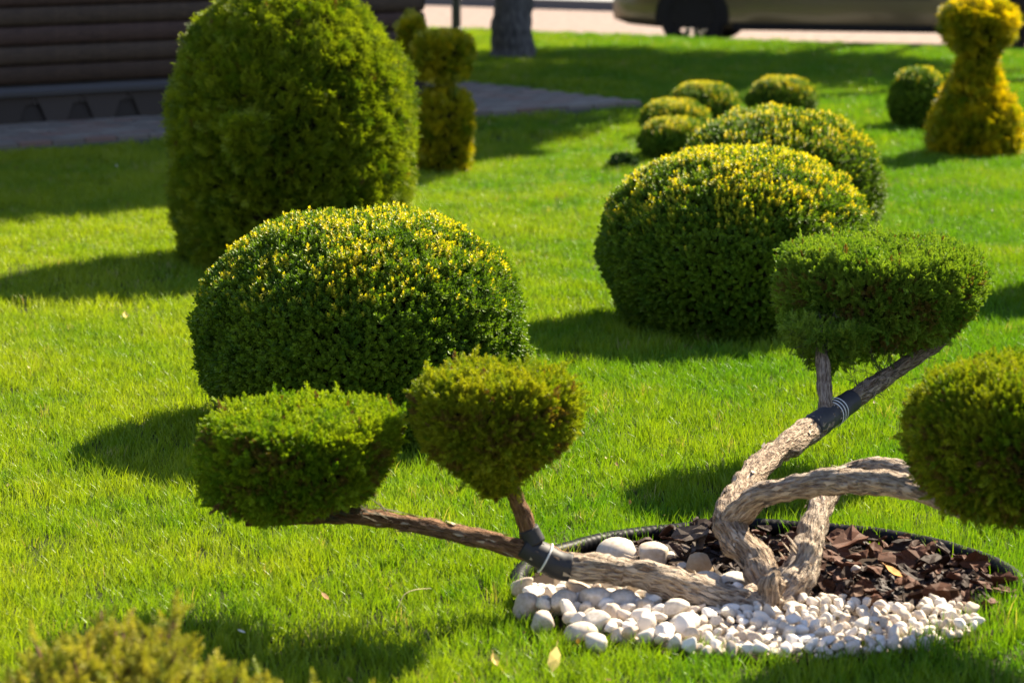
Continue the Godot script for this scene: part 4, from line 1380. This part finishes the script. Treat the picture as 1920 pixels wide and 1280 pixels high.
# ------------------------------------------------------------------ the lawn
func tuft(n: int, spread: float, h0: float, h1: float, w: float) -> ArrayMesh:
	var t := PackedVector3Array()
	for i in n:
		var b := Vector3(rng.randfn(), 0, rng.randfn()) * spread * 0.6
		var a := rng.randf() * TAU
		var lean := Vector3(cos(a), 0, sin(a)) * rng.randf_range(0.1, 0.7)
		var h := rng.randf_range(h0, h1)
		var sa := rng.randf() * TAU
		var s := Vector3(cos(sa), 0, sin(sa)) * w * rng.randf_range(0.7, 1.2) * 0.5
		var p: Array[Vector3] = []
		for k in 4:
			var f := k / 3.0
			p.append(b + Vector3.UP * h * (f - 0.18 * f * f * lean.length()) + lean * h * f * f)
		var wd := [1.0, 0.9, 0.6]
		for k in 2:
			t.append_array([p[k] - s * wd[k], p[k + 1] - s * wd[k + 1], p[k] + s * wd[k], p[k] + s * wd[k], p[k + 1] - s * wd[k + 1], p[k + 1] + s * wd[k + 1]])
		t.append_array([p[2] - s * wd[2], p[3], p[2] + s * wd[2]])
	return flat_mesh(t)

func build_grass() -> void:
	var gm := leaf_mat(0.45, 0.4, Color(0.85, 0.9, 0.2))
	var zones := [[3.6, 8.5, 2100, 14, 0.022, 0.022, 0.054, 0.0026, 3], [8.5, 14.0, 1150, 14, 0.032, 0.024, 0.05, 0.0034, 2], [14.0, 26.5, 430, 14, 0.05, 0.026, 0.055, 0.0055, 2]]
	for z in zones:
		var bufs := []
		var meshes := []
		for k in z[8]:
			bufs.append(PackedFloat32Array())
			meshes.append(tuft(z[3], z[4], z[5], z[6], z[7]))
		var half0: float = z[0] * 0.27 + 0.95
		var half1: float = z[1] * 0.27 + 0.95
		var n := int((half0 + half1) * (z[1] - z[0]) * z[2])
		for i in n:
			var d := lerpf(z[0], z[1], rng.randf())
			var x := rng.randf_range(-1.0, 1.0) * half1
			if absf(x) > d * 0.27 + 0.95 or d > verge(x) - 0.02 or in_ring(x, d, -0.07 if x > 0.8 and d < 5.05 else (-0.03 if d < 4.85 else -0.012)):
				continue
			if d > 11.0 and in_apron(x, d):
				continue
			var bad := false
			for s in solids:
				if absf(s.x - x) < s.z and Vector2(s.x - x, s.y - d).length() < s.z:
					bad = true
					break
			if bad:
				continue
			var patch := noise.get_noise_2d(x * 110.0, d * 110.0) + 0.5 * noise.get_noise_2d(x * 420.0 + 300.0, d * 420.0)
			var yellow := clampf(0.42 + 0.6 * patch + 0.34 * clampf((-x - 0.1) * 0.6, -1.0, 1.0) + rng.randfn() * 0.12, 0.0, 1.0)
			var c := Color(0.105, 0.235, 0.010).lerp(Color(0.31, 0.375, 0.020), yellow)
			if rng.randf() < 0.012:
				c = Color(0.4, 0.34, 0.15)
			var s := rng.randf_range(0.75, 1.2) * (1.0 + 0.25 * patch)
			if in_ring(x, d, 0.07):
				s *= 1.35 if d > 5.0 or x > 0.78 else 0.9
			put(bufs[rng.randi() % bufs.size()], Basis(Vector3.UP, rng.randf() * TAU) * Basis(Vector3.RIGHT, rng.randfn() * 0.12) * Basis.from_scale(Vector3(1.0, s, 1.0)), v(x, -0.002, d), c)
		for k in bufs.size():
			var o := many("grass", meshes[k], gm, bufs[k])
			tag(o, ["short bright green lawn grass near the viewer", "lawn grass in the middle distance round the domes", "lawn grass towards the house and the road"][zones.find(z)], "grass")
